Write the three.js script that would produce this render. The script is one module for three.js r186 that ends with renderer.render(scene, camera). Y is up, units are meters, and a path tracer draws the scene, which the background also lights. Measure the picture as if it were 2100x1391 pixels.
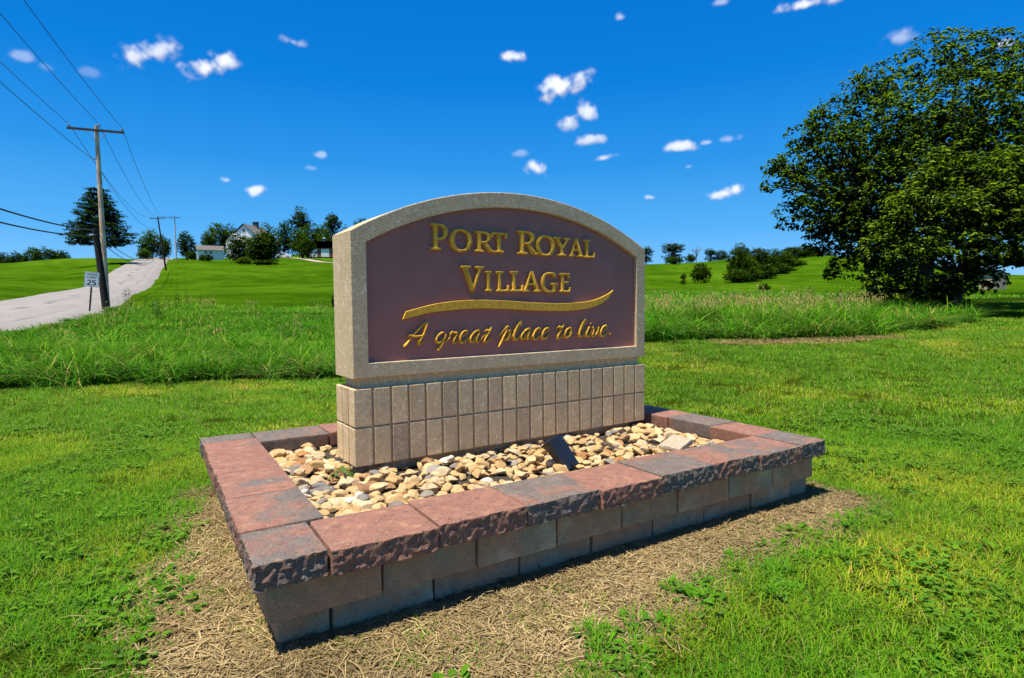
import * as THREE from 'three';
import { mergeGeometries, mergeVertices, toCreasedNormals } from 'three/addons/utils/BufferGeometryUtils.js';
import { ImprovedNoise } from 'three/addons/math/ImprovedNoise.js';
import { FontLoader } from 'three/addons/loaders/FontLoader.js';

// ---------------------------------------------------------------- camera, sky, sun, exposure
const scene = new THREE.Scene();
const renderer = new THREE.WebGLRenderer({ antialias: true });
renderer.toneMapping = THREE.LinearToneMapping;
renderer.toneMappingExposure = 1.56;
renderer.shadowMap.enabled = true;

const EYE = 1.42, FOC = 1209.3, PITCH = 0.0558, ROLL = -0.0083;
const camera = new THREE.PerspectiveCamera(2 * Math.atan(695.5 / FOC) * 180 / Math.PI, 2100 / 1391, 0.05, 4000);
camera.position.set(0, EYE, 0);
camera.rotation.order = 'YXZ';
camera.rotation.set(-PITCH, 0, ROLL);
camera.updateMatrixWorld(true);

// the planter's own axes: U along its long front, V into its depth
const PTH = 1.0162, PU = new THREE.Vector3(Math.sin(PTH), 0, -Math.cos(PTH)), PV = new THREE.Vector3(-Math.cos(PTH), 0, -Math.sin(PTH));
const SUN = new THREE.Vector3().addScaledVector(PU, -0.30).addScaledVector(PV, -0.045).add(new THREE.Vector3(0, 1, 0)).normalize();
const sun = new THREE.DirectionalLight(new THREE.Color().setRGB(1, 0.93, 0.80), 5);
sun.name = 'sun';
sun.position.copy(SUN).multiplyScalar(120);
sun.castShadow = true; sun.shadow.radius = 2; sun.shadow.mapSize.set(4096, 4096);
Object.assign(sun.shadow.camera, { left: -120, right: 120, top: 120, bottom: -120, near: 1, far: 400 });
scene.add(sun); scene.add(sun.target);

let seed = 20240611;
const rnd = () => { seed = (seed + 0x6d2b79f5) | 0; let t = Math.imul(seed ^ (seed >>> 15), 1 | seed); t = (t + Math.imul(t ^ (t >>> 7), 61 | t)) ^ t; return ((t ^ (t >>> 14)) >>> 0) / 4294967296; };
const rr = (a, b) => a + (b - a) * rnd();
const pick = (a) => a[Math.floor(rnd() * a.length)];
const perlin = new ImprovedNoise();
const n3 = (x, y, z = 0) => perlin.noise(x, y, z);
const fbm = (x, y, z = 0, o = 4) => { let s = 0, a = 0.5, f = 1; for (let i = 0; i < o; i++) { s += a * n3(x * f + i * 17.3, y * f + i * 5.1, z * f); a *= 0.5; f *= 2.03; } return s; };
const clamp = THREE.MathUtils.clamp, lerp = THREE.MathUtils.lerp, sstep = (x, a, b) => { const t = clamp((x - a) / (b - a), 0, 1); return t * t * (3 - 2 * t); };

// sky: clear deep blue air that pales to the horizon, a few small fair-weather puffs all round
{
  const W = 4096, H = 2048, data = new Float32Array(W * H * 4);
  const stops = [[-90, .24, .48, .74], [-1, .36, .62, .90], [0, .34, .61, .90], [3, .20, .51, .89], [7, .085, .395, .84], [13, .024, .275, .74], [20, .004, .192, .645], [30, .0015, .148, .57], [45, .0015, .11, .46], [90, .0015, .08, .38]];
  const K = 0.735;
  for (let r = 0; r < H; r++) {
    const el = ((r + .5) / H - .5) * 180;
    let k = 0; while (k < stops.length - 2 && stops[k + 1][0] < el) k++;
    const t = clamp((el - stops[k][0]) / (stops[k + 1][0] - stops[k][0]), 0, 1);
    const base = [1, 2, 3].map((c) => lerp(stops[k][c], stops[k + 1][c], t) * K), ce = Math.cos(el * Math.PI / 180), se = Math.sin(el * Math.PI / 180);
    for (let c = 0; c < W; c++) {
      const az = ((c + .5) / W - .5) * 2 * Math.PI, i = (r * W + c) * 4;
      const cs = ce * Math.cos(az) * SUN.x + se * SUN.y + ce * Math.sin(az) * SUN.z;
      let g = 0;
      if (cs > .75) { const q = (cs - .75) / .25; g = .06 * q * q + 1.5 * Math.pow(q, 14); }   // the air's own brightening round the sun
      data[i] = base[0] + g; data[i + 1] = base[1] + g; data[i + 2] = base[2] + g; data[i + 3] = 1;
    }
  }
  // fair-weather puffs: direction (azimuth from straight ahead, elevation), half width, half height in degrees, thickness
  const dirOf = (px, py) => { const v = new THREE.Vector3((px - 1050) / FOC, -(py - 695.5) / FOC, -1).applyQuaternion(camera.quaternion).normalize(); return [Math.atan2(v.z, v.x), Math.asin(v.y)]; };
  const deg = 180 / Math.PI / FOC, puffs = [];
  for (const [x, y, w, h, a, tilt] of [[318, 108, 66, 27, .8, -.45], [425, 140, 60, 27, 1, -.35], [597, 86, 27, 11, .6, .1], [1655, 10, 58, 12, .9, 0], [1055, 117, 32, 13, .9, .1], [1152, 180, 66, 27, .95, -.3], [1205, 232, 36, 20, .8, .6], [1168, 253, 24, 26, .8, 0], [1214, 286, 38, 18, .7, 0],
    [1235, 325, 30, 9, .7, -.2], [1101, 348, 32, 25, .85, .3], [1403, 301, 36, 14, .8, 0], [1487, 398, 36, 16, 1, -.2], [1337, 405, 18, 8, .9, 0], [525, 393, 27, 12, .8, -.4], [462, 370, 14, 8, .7, 0], [662, 319, 19, 9, .4, 0], [50, 117, 18, 10, .28, 0], [92, 138, 14, 8, .14, 0], [185, 152, 26, 11, .14, 0],
    [1273, 36, 14, 9, .5, 0], [1842, 80, 27, 15, .4, 0], [2063, 88, 22, 11, .65, 0], [1060, 315, 26, 10, .25, 0], [1495, 286, 30, 10, .3, 0], [1410, 342, 14, 7, .3, 0], [1450, 293, 14, 6, .45, 0], [1480, 5, 16, 7, .4, 0], [640, 345, 14, 6, .2, 0]]) puffs.push([...dirOf(x, y), 1.05 * w / FOC, 1.05 * h / FOC, a, -tilt]);
  for (let i = 0; i < 90; i++) { const az = Math.PI / -2 + rr(.95, 5.33), w = rr(.012, .06); puffs.push([az, rr(.08, .75), w, w * rr(.35, .6), rr(.3, 1), rr(-.4, .4)]); }
  for (const [az, el, w, h, a, tilt] of puffs) {
    const ce = Math.cos(el), R = Math.hypot(w, h) * 1.7, r0 = Math.max(0, Math.floor(((el - R) / Math.PI + .5) * H)), r1 = Math.min(H - 1, Math.ceil(((el + R) / Math.PI + .5) * H)), cw = R / ce / (2 * Math.PI) * W, cc = (az / (2 * Math.PI) + .5) * W, ox = rnd() * 90, oy = rnd() * 90;
    for (let r = r0; r <= r1; r++) for (let c = Math.floor(cc - cw); c <= cc + cw; c++) {
      const y0 = ((r + .5) / H - .5) * Math.PI - el, x0 = ((c + .5) / W * 2 - 1) * Math.PI - az, X0 = x0 * ce, x = X0 * Math.cos(tilt) + y0 * Math.sin(tilt), y = y0 * Math.cos(tilt) - X0 * Math.sin(tilt);
      const px = x / w, py = y / h, flat = py < 0 ? 1.35 : 1;
      const q = 1 - Math.hypot(px, py * flat), s = .022;
      const d = q * 1.0 + 1.15 * fbm(x / s + ox, y / s + oy, 3.3, 5) + .55 * fbm(x / s / 3 + oy, y / s / 3 + ox, 8.1, 2);
      let al = sstep(d, .12, .80) * a * sstep(q, -.25, .35);
      if (al <= 0.002) continue;
      const i = (r * W + ((c % W) + W) % W) * 4, bri = .40 + .34 * sstep(d * .7 + py * .45 + .15, .1, 1.0);
      const col = [bri * .94, bri * .985, bri * 1.10];
      for (let k = 0; k < 3; k++) data[i + k] = lerp(data[i + k], Math.max(col[k], data[i + k]), al);
    }
  }
  const tex = new THREE.DataTexture(data, W, H, THREE.RGBAFormat, THREE.FloatType);
  tex.mapping = THREE.EquirectangularReflectionMapping; tex.magFilter = THREE.LinearFilter; tex.minFilter = THREE.LinearFilter; tex.needsUpdate = true;
  scene.background = tex; scene.environment = tex;
}

// ---------------------------------------------------------------- small helpers
const used = new Map();
const numbered = (name) => { const k = used.get(name) ?? 0; used.set(name, k + 1); return k ? `${name}_${String(k).padStart(3, '0')}` : name; };
function top(o, name, label, category, group) { o.name = numbered(name); if (label) o.userData.label = label; if (category) o.userData.category = category; if (group) o.userData.group = group; o.traverse((c) => { if (c.isMesh) c.castShadow = c.receiveShadow = true; }); scene.add(o); return o; }
function thing(name, label, category, [x, y, z] = [0, 0, 0], turn = 0, group) { const g = new THREE.Group(); g.position.set(x, y, z); g.rotation.y = turn; return top(g, name, label, category, group); }
function part(parent, name, geo, mat, kind, label) { const m = new THREE.Mesh(geo, mat); m.name = name; m.castShadow = m.receiveShadow = true; if (kind) m.userData.kind = kind; if (label) m.userData.label = label; parent.add(m); return m; }
function setting(name, geo, mat, kind = 'structure', label, category) { const m = new THREE.Mesh(geo, mat); m.userData.kind = kind; return top(m, name, label, category); }
const box = (w, h, d, x = 0, y = 0, z = 0) => new THREE.BoxGeometry(w, h, d).translate(x, y, z);
const merge = (list) => mergeGeometries(list.map((g) => (g.index ? g.toNonIndexed() : g)), false);
function boxUV(g, ou = 0, ov = 0) {   // uv in metres, by the way each face points
  const q = g.index ? g.toNonIndexed() : g, p = q.attributes.position, uv = new Float32Array(p.count * 2), a = new THREE.Vector3(), b = new THREE.Vector3(), c = new THREE.Vector3();
  for (let i = 0; i < p.count; i += 3) {
    a.fromBufferAttribute(p, i); b.fromBufferAttribute(p, i + 1).sub(a); c.fromBufferAttribute(p, i + 2).sub(a); b.cross(c);
    const ax = Math.abs(b.x), ay = Math.abs(b.y), az = Math.abs(b.z);
    for (let k = 0; k < 3; k++) { const x = p.getX(i + k), y = p.getY(i + k), z = p.getZ(i + k); const [u, v] = ay >= ax && ay >= az ? [x, -z] : ax >= az ? [-z, y] : [x, y]; uv[(i + k) * 2] = u + ou; uv[(i + k) * 2 + 1] = v + ov; }
  }
  q.setAttribute('uv', new THREE.BufferAttribute(uv, 2)); return q;
}
// a block with small rounded arrises; its split faces (z+, z-, x-, x+) are rough
function stoneBlock(w, h, d, { r = .006, split = '', amp = .012, step = .03, wob = .0015, crease = .42 } = {}) {
  const nx = Math.max(2, Math.round(w / step)), ny = Math.max(2, Math.round(h / step)), nz = Math.max(2, Math.round(d / step));
  const sx = split.includes('z') || split.includes('Z') ? nx : Math.min(nx, 4), sz = split.includes('x') || split.includes('X') ? nz : Math.min(nz, 4), sy = split ? ny : 1;
  const g = new THREE.BoxGeometry(w, h, d, sx + 2, sy + 2, sz + 2), p = g.attributes.position, ox = rnd() * 50, oy = rnd() * 50;
  const re = (t, L, n) => { const k = Math.round((t / L + .5) * (n + 2)); return k === 0 ? -L / 2 : k === n + 2 ? L / 2 : (k - 1) / n * (L - 2 * r) - L / 2 + r; };
  for (let i = 0; i < p.count; i++) {
    let x = re(p.getX(i), w, sx), y = re(p.getY(i), h, sy), z = re(p.getZ(i), d, sz);
    const qx = clamp(x, -w / 2 + r, w / 2 - r), qy = clamp(y, -h / 2 + r, h / 2 - r), qz = clamp(z, -d / 2 + r, d / 2 - r);
    let dx = x - qx, dy = y - qy, dz = z - qz; const l = Math.hypot(dx, dy, dz);
    const X = x, Y = y, Z = z;
    if (l > 1e-9) { x = qx + dx / l * r; y = qy + dy / l * r; z = qz + dz / l * r; }
    const rough = (s, t) => amp * (.7 * fbm(s * 6 + ox, t * 6 + oy, 1, 2) + 1.3 * fbm(s * 24 + ox, t * 24 + oy, 2, 2) + 1.2 * n3(s * 37 + ox, t * 37 + oy, 4));
    if (split.includes('z') && Z > d / 2 - r - 1e-6) z += rough(X, Y);
    if (split.includes('Z') && Z < -d / 2 + r + 1e-6) z -= rough(X, Y);
    if (split.includes('x') && X < -w / 2 + r + 1e-6) x -= rough(Z, Y);
    if (split.includes('X') && X > w / 2 - r - 1e-6) x += rough(Z, Y);
    y += wob * n3(X * 9 + ox, Z * 9 + oy, Y * 5);
    p.setXYZ(i, x, y, z);
  }
  g.deleteAttribute('normal'); g.deleteAttribute('uv');
  return boxUV(toCreasedNormals(mergeVertices(g, 1e-6), crease), rnd() * 2, rnd() * 2);
}
function chamferBox(w, h, d, r = .004) { return stoneBlock(w, h, d, { r, wob: 0, crease: .2 }); }

// ---------------------------------------------------------------- computed textures (tileable noise)
function tileNoise(N, cells, s) { // value noise that repeats
  let q = s | 0; const h = () => { q = (q + 0x6d2b79f5) | 0; let t = Math.imul(q ^ (q >>> 15), 1 | q); t = (t + Math.imul(t ^ (t >>> 7), 61 | t)) ^ t; return ((t ^ (t >>> 14)) >>> 0) / 4294967296; };
  const G = new Float32Array(cells * cells); for (let i = 0; i < G.length; i++) G[i] = h();
  const o = new Float32Array(N * N);
  for (let y = 0; y < N; y++) { const fy = y / N * cells, iy = Math.floor(fy), ty = fy - iy, sy = ty * ty * (3 - 2 * ty), y0 = iy % cells, y1 = (iy + 1) % cells;
    for (let x = 0; x < N; x++) { const fx = x / N * cells, ix = Math.floor(fx), tx = fx - ix, sx = tx * tx * (3 - 2 * tx), x0 = ix % cells, x1 = (ix + 1) % cells;
      o[y * N + x] = lerp(lerp(G[y0 * cells + x0], G[y0 * cells + x1], sx), lerp(G[y1 * cells + x0], G[y1 * cells + x1], sx), sy); } }
  return o;
}
function tileFbm(N, cells, oct, s, gain = .5) { const o = new Float32Array(N * N); let a = 1, sum = 0; for (let k = 0; k < oct; k++) { const n = tileNoise(N, Math.min(N / 2, cells << k), s + k * 31); for (let i = 0; i < o.length; i++) o[i] += a * n[i]; sum += a; a *= gain; } for (let i = 0; i < o.length; i++) o[i] /= sum; return o; }
function colorTex(N, f, metres) { const d = new Uint8Array(N * N * 4); for (let i = 0; i < N * N; i++) { const c = f(i); for (let k = 0; k < 3; k++) { const l = clamp(c[k], 0, 1); d[i * 4 + k] = 255 * (l <= .0031308 ? l * 12.92 : 1.055 * Math.pow(l, 1 / 2.4) - .055); } d[i * 4 + 3] = 255; }
  const t = new THREE.DataTexture(d, N, N, THREE.RGBAFormat); t.colorSpace = THREE.SRGBColorSpace; return finish(t, metres); }
function greyTex(N, f, metres) { const d = new Uint8Array(N * N * 4); for (let i = 0; i < N * N; i++) { const v = 255 * clamp(f(i), 0, 1); d[i * 4] = d[i * 4 + 1] = d[i * 4 + 2] = v; d[i * 4 + 3] = 255; } return finish(new THREE.DataTexture(d, N, N, THREE.RGBAFormat), metres); }
function finish(t, metres) { t.wrapS = t.wrapT = THREE.RepeatWrapping; t.magFilter = THREE.LinearFilter; t.minFilter = THREE.LinearMipmapLinearFilter; t.repeat.set(1 / metres, 1 / metres); t.needsUpdate = true; return t; }
const mix3 = (a, b, t) => [lerp(a[0], b[0], t), lerp(a[1], b[1], t), lerp(a[2], b[2], t)];
const mul3 = (a, k) => [a[0] * k, a[1] * k, a[2] * k];
const M = (o) => new THREE.MeshStandardMaterial({ roughness: .9, metalness: 0, ...o });
const rgb = (r, g, b) => new THREE.Color().setRGB(r, g, b);

// the same noises serve several materials
const N1 = 1024, big = tileFbm(N1, 6, 4, 11), big2 = tileFbm(N1, 9, 4, 77), mid = tileFbm(N1, 40, 3, 5), fine = tileFbm(N1, 256, 2, 9, .7), fine2 = tileFbm(N1, 300, 1, 91);
// ---------------------------------------------------------------- terrain
const DL = [0, 4, 6, 8, 12, 18, 25, 32, 40, 57, 79, 98, 130, 160, 220, 300, 450, 1600];
const SL = [-1500, 0, 187, 350, 690, 1000, 1325, 1700, 2100, 3600];
const TH = [
  [0, 0, 0, 0, .1, .3, .6, 1.0, 1.6, 2.6, 4, 5.5, 8, 10, 12, 12, 10, 0],
  [0, 0, 0, .02, .15, .55, 1.0, 1.7, 2.64, 3.87, 5.8, 7.66, 10.8, 13.5, 15, 13, 10, 0],
  [0, 0, 0, .02, .15, .5, 1.0, 1.33, 1.65, 3.1, 5.1, 7.5, 10.8, 14.3, 15, 13, 10, 0],
  [0, 0, 0, .02, .12, .4, .85, 1.35, 1.9, 3.1, 4.75, 7.2, 11, 14.5, 20, 22, 18, 0],
  [0, 0, 0, 0, .02, .3, .72, 1.15, 1.6, 2.9, 4.9, 7, 10.3, 13.5, 19.8, 27.7, 30, 0],
  [0, 0, .01, .05, .3, .6, .95, 1.25, 1.65, 2.6, 4, 5.7, 8.8, 12, 18, 23, 22, 0],
  [0, 0, .04, .22, .66, .91, 1.13, 1.4, 1.7, 2.27, 3.25, 4.5, 7.2, 10.2, 16.7, 20, 15, 0],
  [0, -.01, .03, .2, .65, 1.01, 1.2, 1.4, 1.6, 2.25, 3.3, 4.6, 7.3, 10.4, 16.8, 20, 15, 0],
  [0, 0, .06, .25, .68, .93, 1.2, 1.45, 1.72, 2.3, 3.2, 3.9, 5.3, 6.8, 10.3, 14.8, 15, 0],
  [0, 0, .06, .25, .65, .9, 1.2, 1.4, 1.7, 2.2, 3, 3.6, 5, 6, 8, 8, 8, 0],
];
function hermite(xs, ys, x) {
  const n = xs.length; if (x <= xs[0]) return ys[0]; if (x >= xs[n - 1]) return ys[n - 1];
  let k = 0; while (xs[k + 1] < x) k++;
  const h = xs[k + 1] - xs[k], t = (x - xs[k]) / h, dl = (ys[k + 1] - ys[k]) / h;
  const sl = (i) => { if (i === 0 || i === n - 1) return 0; const a = (ys[i] - ys[i - 1]) / (xs[i] - xs[i - 1]), b = (ys[i + 1] - ys[i]) / (xs[i + 1] - xs[i]); return a * b <= 0 ? 0 : 2 * a * b / (a + b); };
  const m0 = sl(k), m1 = sl(k + 1), t2 = t * t, t3 = t2 * t;
  return (2 * t3 - 3 * t2 + 1) * ys[k] + (t3 - 2 * t2 + t) * h * m0 + (-2 * t3 + 3 * t2) * ys[k + 1] + (t3 - t2) * h * m1;
}
function baseT(x, z) {
  const d = -z; if (d <= 0) return 0;
  const s = clamp(1050 + FOC * x / Math.max(d, .5), SL[0], SL[SL.length - 1]);
  const y = hermite(SL, TH.map((row) => hermite(DL, row, d)), s), far = sstep(d, 14, 60);
  const hx = x - 98, hz = z + 172, rise = 3.2 * Math.exp(-(hx * hx / 1500 + hz * hz / 2600));
  return y + rise + far * (1.1 * fbm(x * .022, z * .022, 4, 3)) + sstep(d, 60, 110) * 1.3 * n3(x * .03, 2, z * .03) + .05 * sstep(d, 7, 20) * fbm(x * .35, z * .35, 9, 2);
}
// the road's centre line, with a level bed
const roadPts = [];
{
  const c = new THREE.CatmullRomCurve3([[-15, 40], [-17, 20], [-18.3, 4], [-20.3, -12], [-22.6, -25], [-26.8, -33.5], [-33.5, -45], [-41.3, -58], [-52.5, -79], [-62.5, -98], [-80, -130], [-97, -161], [-116, -196], [-150, -255]].map(([x, z]) => new THREE.Vector3(x, 0, z)), false, 'centripetal');
  const n = 220; for (let i = 0; i <= n; i++) { const p = c.getPointAt(i / n), t = c.getTangentAt(i / n); roadPts.push({ x: p.x, z: p.z, tx: t.x, tz: t.z, y: 0 }); }
  const raw = roadPts.map((p) => baseT(p.x, p.z));
  roadPts.forEach((p, i) => { let s = 0, w = 0; for (let k = -6; k <= 6; k++) { const j = clamp(i + k, 0, n); s += raw[j]; w++; } p.y = s / w; });
}
const ROADW = 3.1;
function roadAt(x, z) { let best = 1e9, b = null; for (const p of roadPts) { const q = (p.x - x) ** 2 + (p.z - z) ** 2; if (q < best) { best = q; b = p; } } const side = (x - b.x) * -b.tz + (z - b.z) * b.tx; return [Math.sqrt(best), b.y, side]; }
function T(x, z) {
  const y = baseT(x, z); if (x > -8 || z > 45) return y;
  const [d, ry] = roadAt(x, z); return d > 12 ? y : lerp(ry, y, sstep(d, ROADW + .8, 11));
}
// planter in its own axes; how far a point lies outside it
const PO = new THREE.Vector3(-1.0092, 0, -2.2387), PL = 3.9, PB = 2.675;
const toP = (x, z) => [(x - PO.x) * PU.x + (z - PO.z) * PU.z, (x - PO.x) * PV.x + (z - PO.z) * PV.z];
const fromP = (a, b) => [PO.x + a * PU.x + b * PV.x, PO.z + a * PU.z + b * PV.z];
function outside(x, z) { const [a, b] = toP(x, z), da = Math.max(.05 - a, a - PL + .04), db = Math.max(.07 - b, b - PB + .06); return da > 0 && db > 0 ? Math.hypot(da, db) : Math.max(da, db); }
// worn ground beside the planter: its width differs round the four sides
function worn(x, z) {
  const d = outside(x, z); if (d > 1.6) return 0;
  const [a, b] = toP(x, z); let w;
  const front = [[-.6, .36], [0, .52], [.5, .74], [1.3, .78], [2.1, .56], [2.8, .46], [3.5, .48], [4.1, .34], [5, .1]];
  const side = [[-.5, .40], [0, .42], [.7, .40], [1.5, .34], [2.1, .22], [2.8, .08]];
  if (b < .05 && a > -.2) w = hermite(front.map((q) => q[0]), front.map((q) => q[1]), a); else if (a < .05) w = hermite(side.map((q) => q[0]), side.map((q) => q[1]), b); else if (a > PL - .1) w = b < .3 ? .26 : .08; else w = .08;
  if (a < .05 && b < .05) w = Math.max(w, .42);
  return sstep(w + .34 * fbm(x * 2.1, z * 2.1, 3, 3) + .25 * n3(x * 6, z * 6, 1) - d, -.06, .10);
}
// mown lawn on this side, long grass on the far side of this line
const edgeLine = [[-60, -7], [-20, -8.2], [-9.1, -9.6], [-6.2, -10.6], [-3.8, -11.6], [-1.4, -12.1], [1, -12.2], [3.2, -12.1], [5, -12.2], [6.9, -12.4], [8.6, -13.2], [10.5, -14.6], [12.6, -16.2], [14.6, -18.3], [17, -22], [19, -25], [23, -29], [40, -36], [90, -60]];
function past(x, z) { let k = 0; while (k < edgeLine.length - 2 && edgeLine[k + 1][0] < x) k++; const [x0, z0] = edgeLine[k], [x1, z1] = edgeLine[k + 1]; return (lerp(z0, z1, (x - x0) / (x1 - x0)) - z) + .25 * n3(x * 1.1, 7, z * .3); }
const patchy = (x, z) => fbm(x * .45 + 3, z * .45, 2, 3), streak = (x, z) => n3(x * .25 + z * .12, (z - x * .4) * 1.1, 5);

// ground sheet
const grassTex = colorTex(N1, (i) => { const f = fine[i] * .55 + mid[i] * .45, b = big[i]; return mul3(mix3([.92, .9, .8], [1.08, 1.12, 1.1], clamp((b - .3) * 2, 0, 1)), .35 + 1.3 * f); }, 3.1);
const grassBump = greyTex(N1, (i) => fine[i] * .6 + mid[i] * .4, 3.1);
{
  const rings = [0, .6]; while (rings[rings.length - 1] < 1500) { const r = rings[rings.length - 1]; rings.push(r < 14 ? r + .28 : r < 170 ? r * 1.018 : r * 1.04); }
  const A = 720, pos = [], col = [], uv = [], idx = [];
  for (const r of rings) for (let k = 0; k <= A; k++) {
    const t = k / A * Math.PI * 2, x = r * Math.sin(t), z = -r * Math.cos(t), y = T(x, z); pos.push(x, y - (x < -8 && z < 50 ? .55 * (1 - sstep(roadAt(x, z)[0], ROADW - .3, ROADW + .9)) : 0), z); uv.push(x, z);
    const d = -z, w = worn(x, z), P = past(x, z), pt = patchy(x, z);
    const soil = mix3([.22, .155, .068], [.31, .235, .115], clamp(.5 + 1.6 * fbm(x * 3, z * 3, 2, 3), 0, 1)), lawn = mix3([.026, .050, .003], [.055, .075, .006], clamp(.5 + pt * 1.6, 0, 1)), meadow = mix3([.030, .085, .002], [.075, .155, .006], clamp(.5 + 1.4 * fbm(x * .05, z * .05, 1, 3) + .7 * n3(x * .23, 3, z * .23) + .9 * fbm(x * .8, z * .8, 5, 2) + .09 * Math.sin((z * .93 - x * .36) * .9 + 2 * n3(x * .02, z * .02, 1)), 0, 1));
    const deep = [.020, .050, .003], thatch = [.20, .15, .06];
    let c = mix3(lawn, soil, w);
    if (P > 0) c = mix3(deep, meadow, sstep(P, 13, 22));
    if (P > -.5 && P < .25 && x > 4 && x < 9.2) c = mix3(c, thatch, .6 * sstep(n3(x * .9, 3, z) + .35, .1, .4));
    col.push(...c);
  }
  for (let j = 0; j < rings.length - 1; j++) for (let k = 0; k < A; k++) { const a = j * (A + 1) + k, b = a + A + 1; idx.push(a, a + 1, b, a + 1, b + 1, b); }
  const g = new THREE.BufferGeometry(); g.setAttribute('position', new THREE.Float32BufferAttribute(pos, 3)); g.setAttribute('color', new THREE.Float32BufferAttribute(col, 3)); g.setAttribute('uv', new THREE.Float32BufferAttribute(uv, 2)); g.setIndex(idx); g.computeVertexNormals();
  setting('ground', g, new THREE.MeshPhysicalMaterial({ vertexColors: true, map: grassTex, bumpMap: grassBump, bumpScale: .05, roughness: 1, specularIntensity: 0 }));
}
// road
{
  const pos = [], uv = [], idx = [], cr = [-4.3, -ROADW, -2.2, -1, 0, 1, 2.2, ROADW, 4.3], CN = cr.length; let len = 0;
  roadPts.forEach((p, i) => { if (i) len += Math.hypot(p.x - roadPts[i - 1].x, p.z - roadPts[i - 1].z); cr.forEach((w) => { const e = Math.abs(w) > 3 && Math.abs(w) < 3.5 ? .16 * n3(i * .37, w, 2) : 0; pos.push(p.x - p.tz * (w + e), p.y + .07 - .012 * Math.abs(w) - (Math.abs(w) > 3.5 ? .5 : 0), p.z + p.tx * (w + e)); uv.push(w, len); }); });
  for (let i = 0; i < roadPts.length - 1; i++) for (let k = 0; k < CN - 1; k++) { const a = i * CN + k, b = a + CN; idx.push(a, a + 1, b, a + 1, b + 1, b); }
  const g = new THREE.BufferGeometry(); g.setAttribute('position', new THREE.Float32BufferAttribute(pos, 3)); g.setAttribute('uv', new THREE.Float32BufferAttribute(uv, 2)); g.setIndex(idx); g.computeVertexNormals();
  if (g.attributes.normal.getY(3) < 0) { g.index.array.reverse(); g.computeVertexNormals(); }
  // worn pale asphalt with darker tar bands along the wheel tracks and centre seam
  const N = 1024, t = colorTex(N, (i) => { const x = (i % N) / N, yy = Math.floor(i / N) / N, s = (x * 6.4 - 3.2) , f = fine[i], b = big[i], w = .25 * Math.sin(yy * 6.28 * 2) + (b - .5) * 1.2; const tar = .75 * Math.exp(-(((s + w) / .22) ** 2)) * sstep(big2[i], .38, .6) + .55 * Math.exp(-(((s - 1.9 + w * .7) / .18) ** 2)) * sstep(b, .4, .65); return mul3(mix3([.27, .245, .215], [.085, .08, .08], clamp(tar, 0, .85)), .72 + .36 * f + .3 * (b - .5)); }, 1);
  t.repeat.set(1 / 6.4, 1 / 26); t.offset.set(.5, 0);
  setting('road', g, M({ map: t, roughness: .92 }));
}
// ---------------------------------------------------------------- materials of the sign and the planter
const speck = (i, s, k) => (fine2[(i * 7 + s * 977) % (N1 * N1)] > k ? 1 : 0);
const stuccoTex = colorTex(N1, (i) => { const g = fine[i], b = big[i]; const m = mid[(i * 1 + 333) % (N1 * N1)]; let c = mix3([.60, .445, .25], [.82, .63, .375], clamp(.5 + (g - .5) * 2.2 + (m - .5) * 1.6, 0, 1)); c = mix3(c, [.27, .195, .12], .6 * sstep(m * .55 + fine2[i] * .45, .56, .72)); c = mix3(c, [.93, .79, .56], .65 * sstep(mid[i] * .6 + g * .4, .56, .68)); return mul3(c, .86 + .3 * (b - .1) * .9); }, .9);
const stuccoBump = greyTex(N1, (i) => .55 * fine[i] + .45 * fine2[i], .9);
const stuccoFrame = M({ map: stuccoTex, bumpMap: stuccoBump, bumpScale: .006, color: rgb(.96, .95, .93), roughness: .95 });
// grey-brown weather film with blotchy outlines on the frame's face
const blockTan = [rgb(1.0, .95, .87), rgb(.93, .87, .80), rgb(1.06, 1.0, .9), rgb(.84, .79, .74), rgb(.72, .68, .65)].map((c) => M({ map: stuccoTex, bumpMap: stuccoBump, bumpScale: .004, color: c, roughness: .95 }));
const panelTex = colorTex(512, (i) => { const y = Math.floor(i / 512), x = i % 512, j = (y * 2) * N1 + x * 2; return mul3([.42, .158, .118], .78 + .28 * big[j] + .22 * fine[j]); }, .8);
const panelMat = M({ map: panelTex, bumpMap: stuccoBump, bumpScale: .0015, roughness: .62 });
const goldMat = M({ color: rgb(1, .53, .035), map: greyGold(), bumpMap: stuccoBump, bumpScale: .002, roughness: .72, metalness: .0 });
function greyGold() { return colorTex(512, (i) => { const y = Math.floor(i / 512), x = i % 512, j = (y * 2) * N1 + x * 2; return mul3(mix3([1, 1, 1], [.62, .55, .5], .7 * sstep(mid[j], .52, .7)), .85 + .3 * (fine[j] - .4)); }, .5); }
// tumbled concrete: red clay pigment clouded with charcoal
const capTex = (red, sd, sh) => colorTex(N1, (i) => { const j = (i * 1 + sh) % (N1 * N1), b = big[j] * .6 + big2[i] * .4, t = sstep(b + .12 * (mid[i] - .5), red - .07, red + .10); let c = mix3([.275, .125, .084], [.140, .122, .104], t); c = mix3(c, [.36, .195, .135], .5 * sstep(fine[i], .56, .75)); c = mix3(c, [.06, .045, .04], .65 * sstep(fine2[i] * .6 + mid[(i + 777) % (N1 * N1)] * .4, .60, .74)); c = mix3(c, [.46, .40, .35], .45 * sstep(fine2[(i * 3 + 5) % (N1 * N1)], .86, .96)); c = mix3(c, [.40, .24, .10], .3 * sstep(mid[j], .66, .8)); return mul3(c, .8 + .42 * (mid[i] - .05)); }, 1.6);
const capBump = greyTex(N1, (i) => .5 * fine[i] + .25 * fine2[i] + .25 * mid[i], .8);
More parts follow.
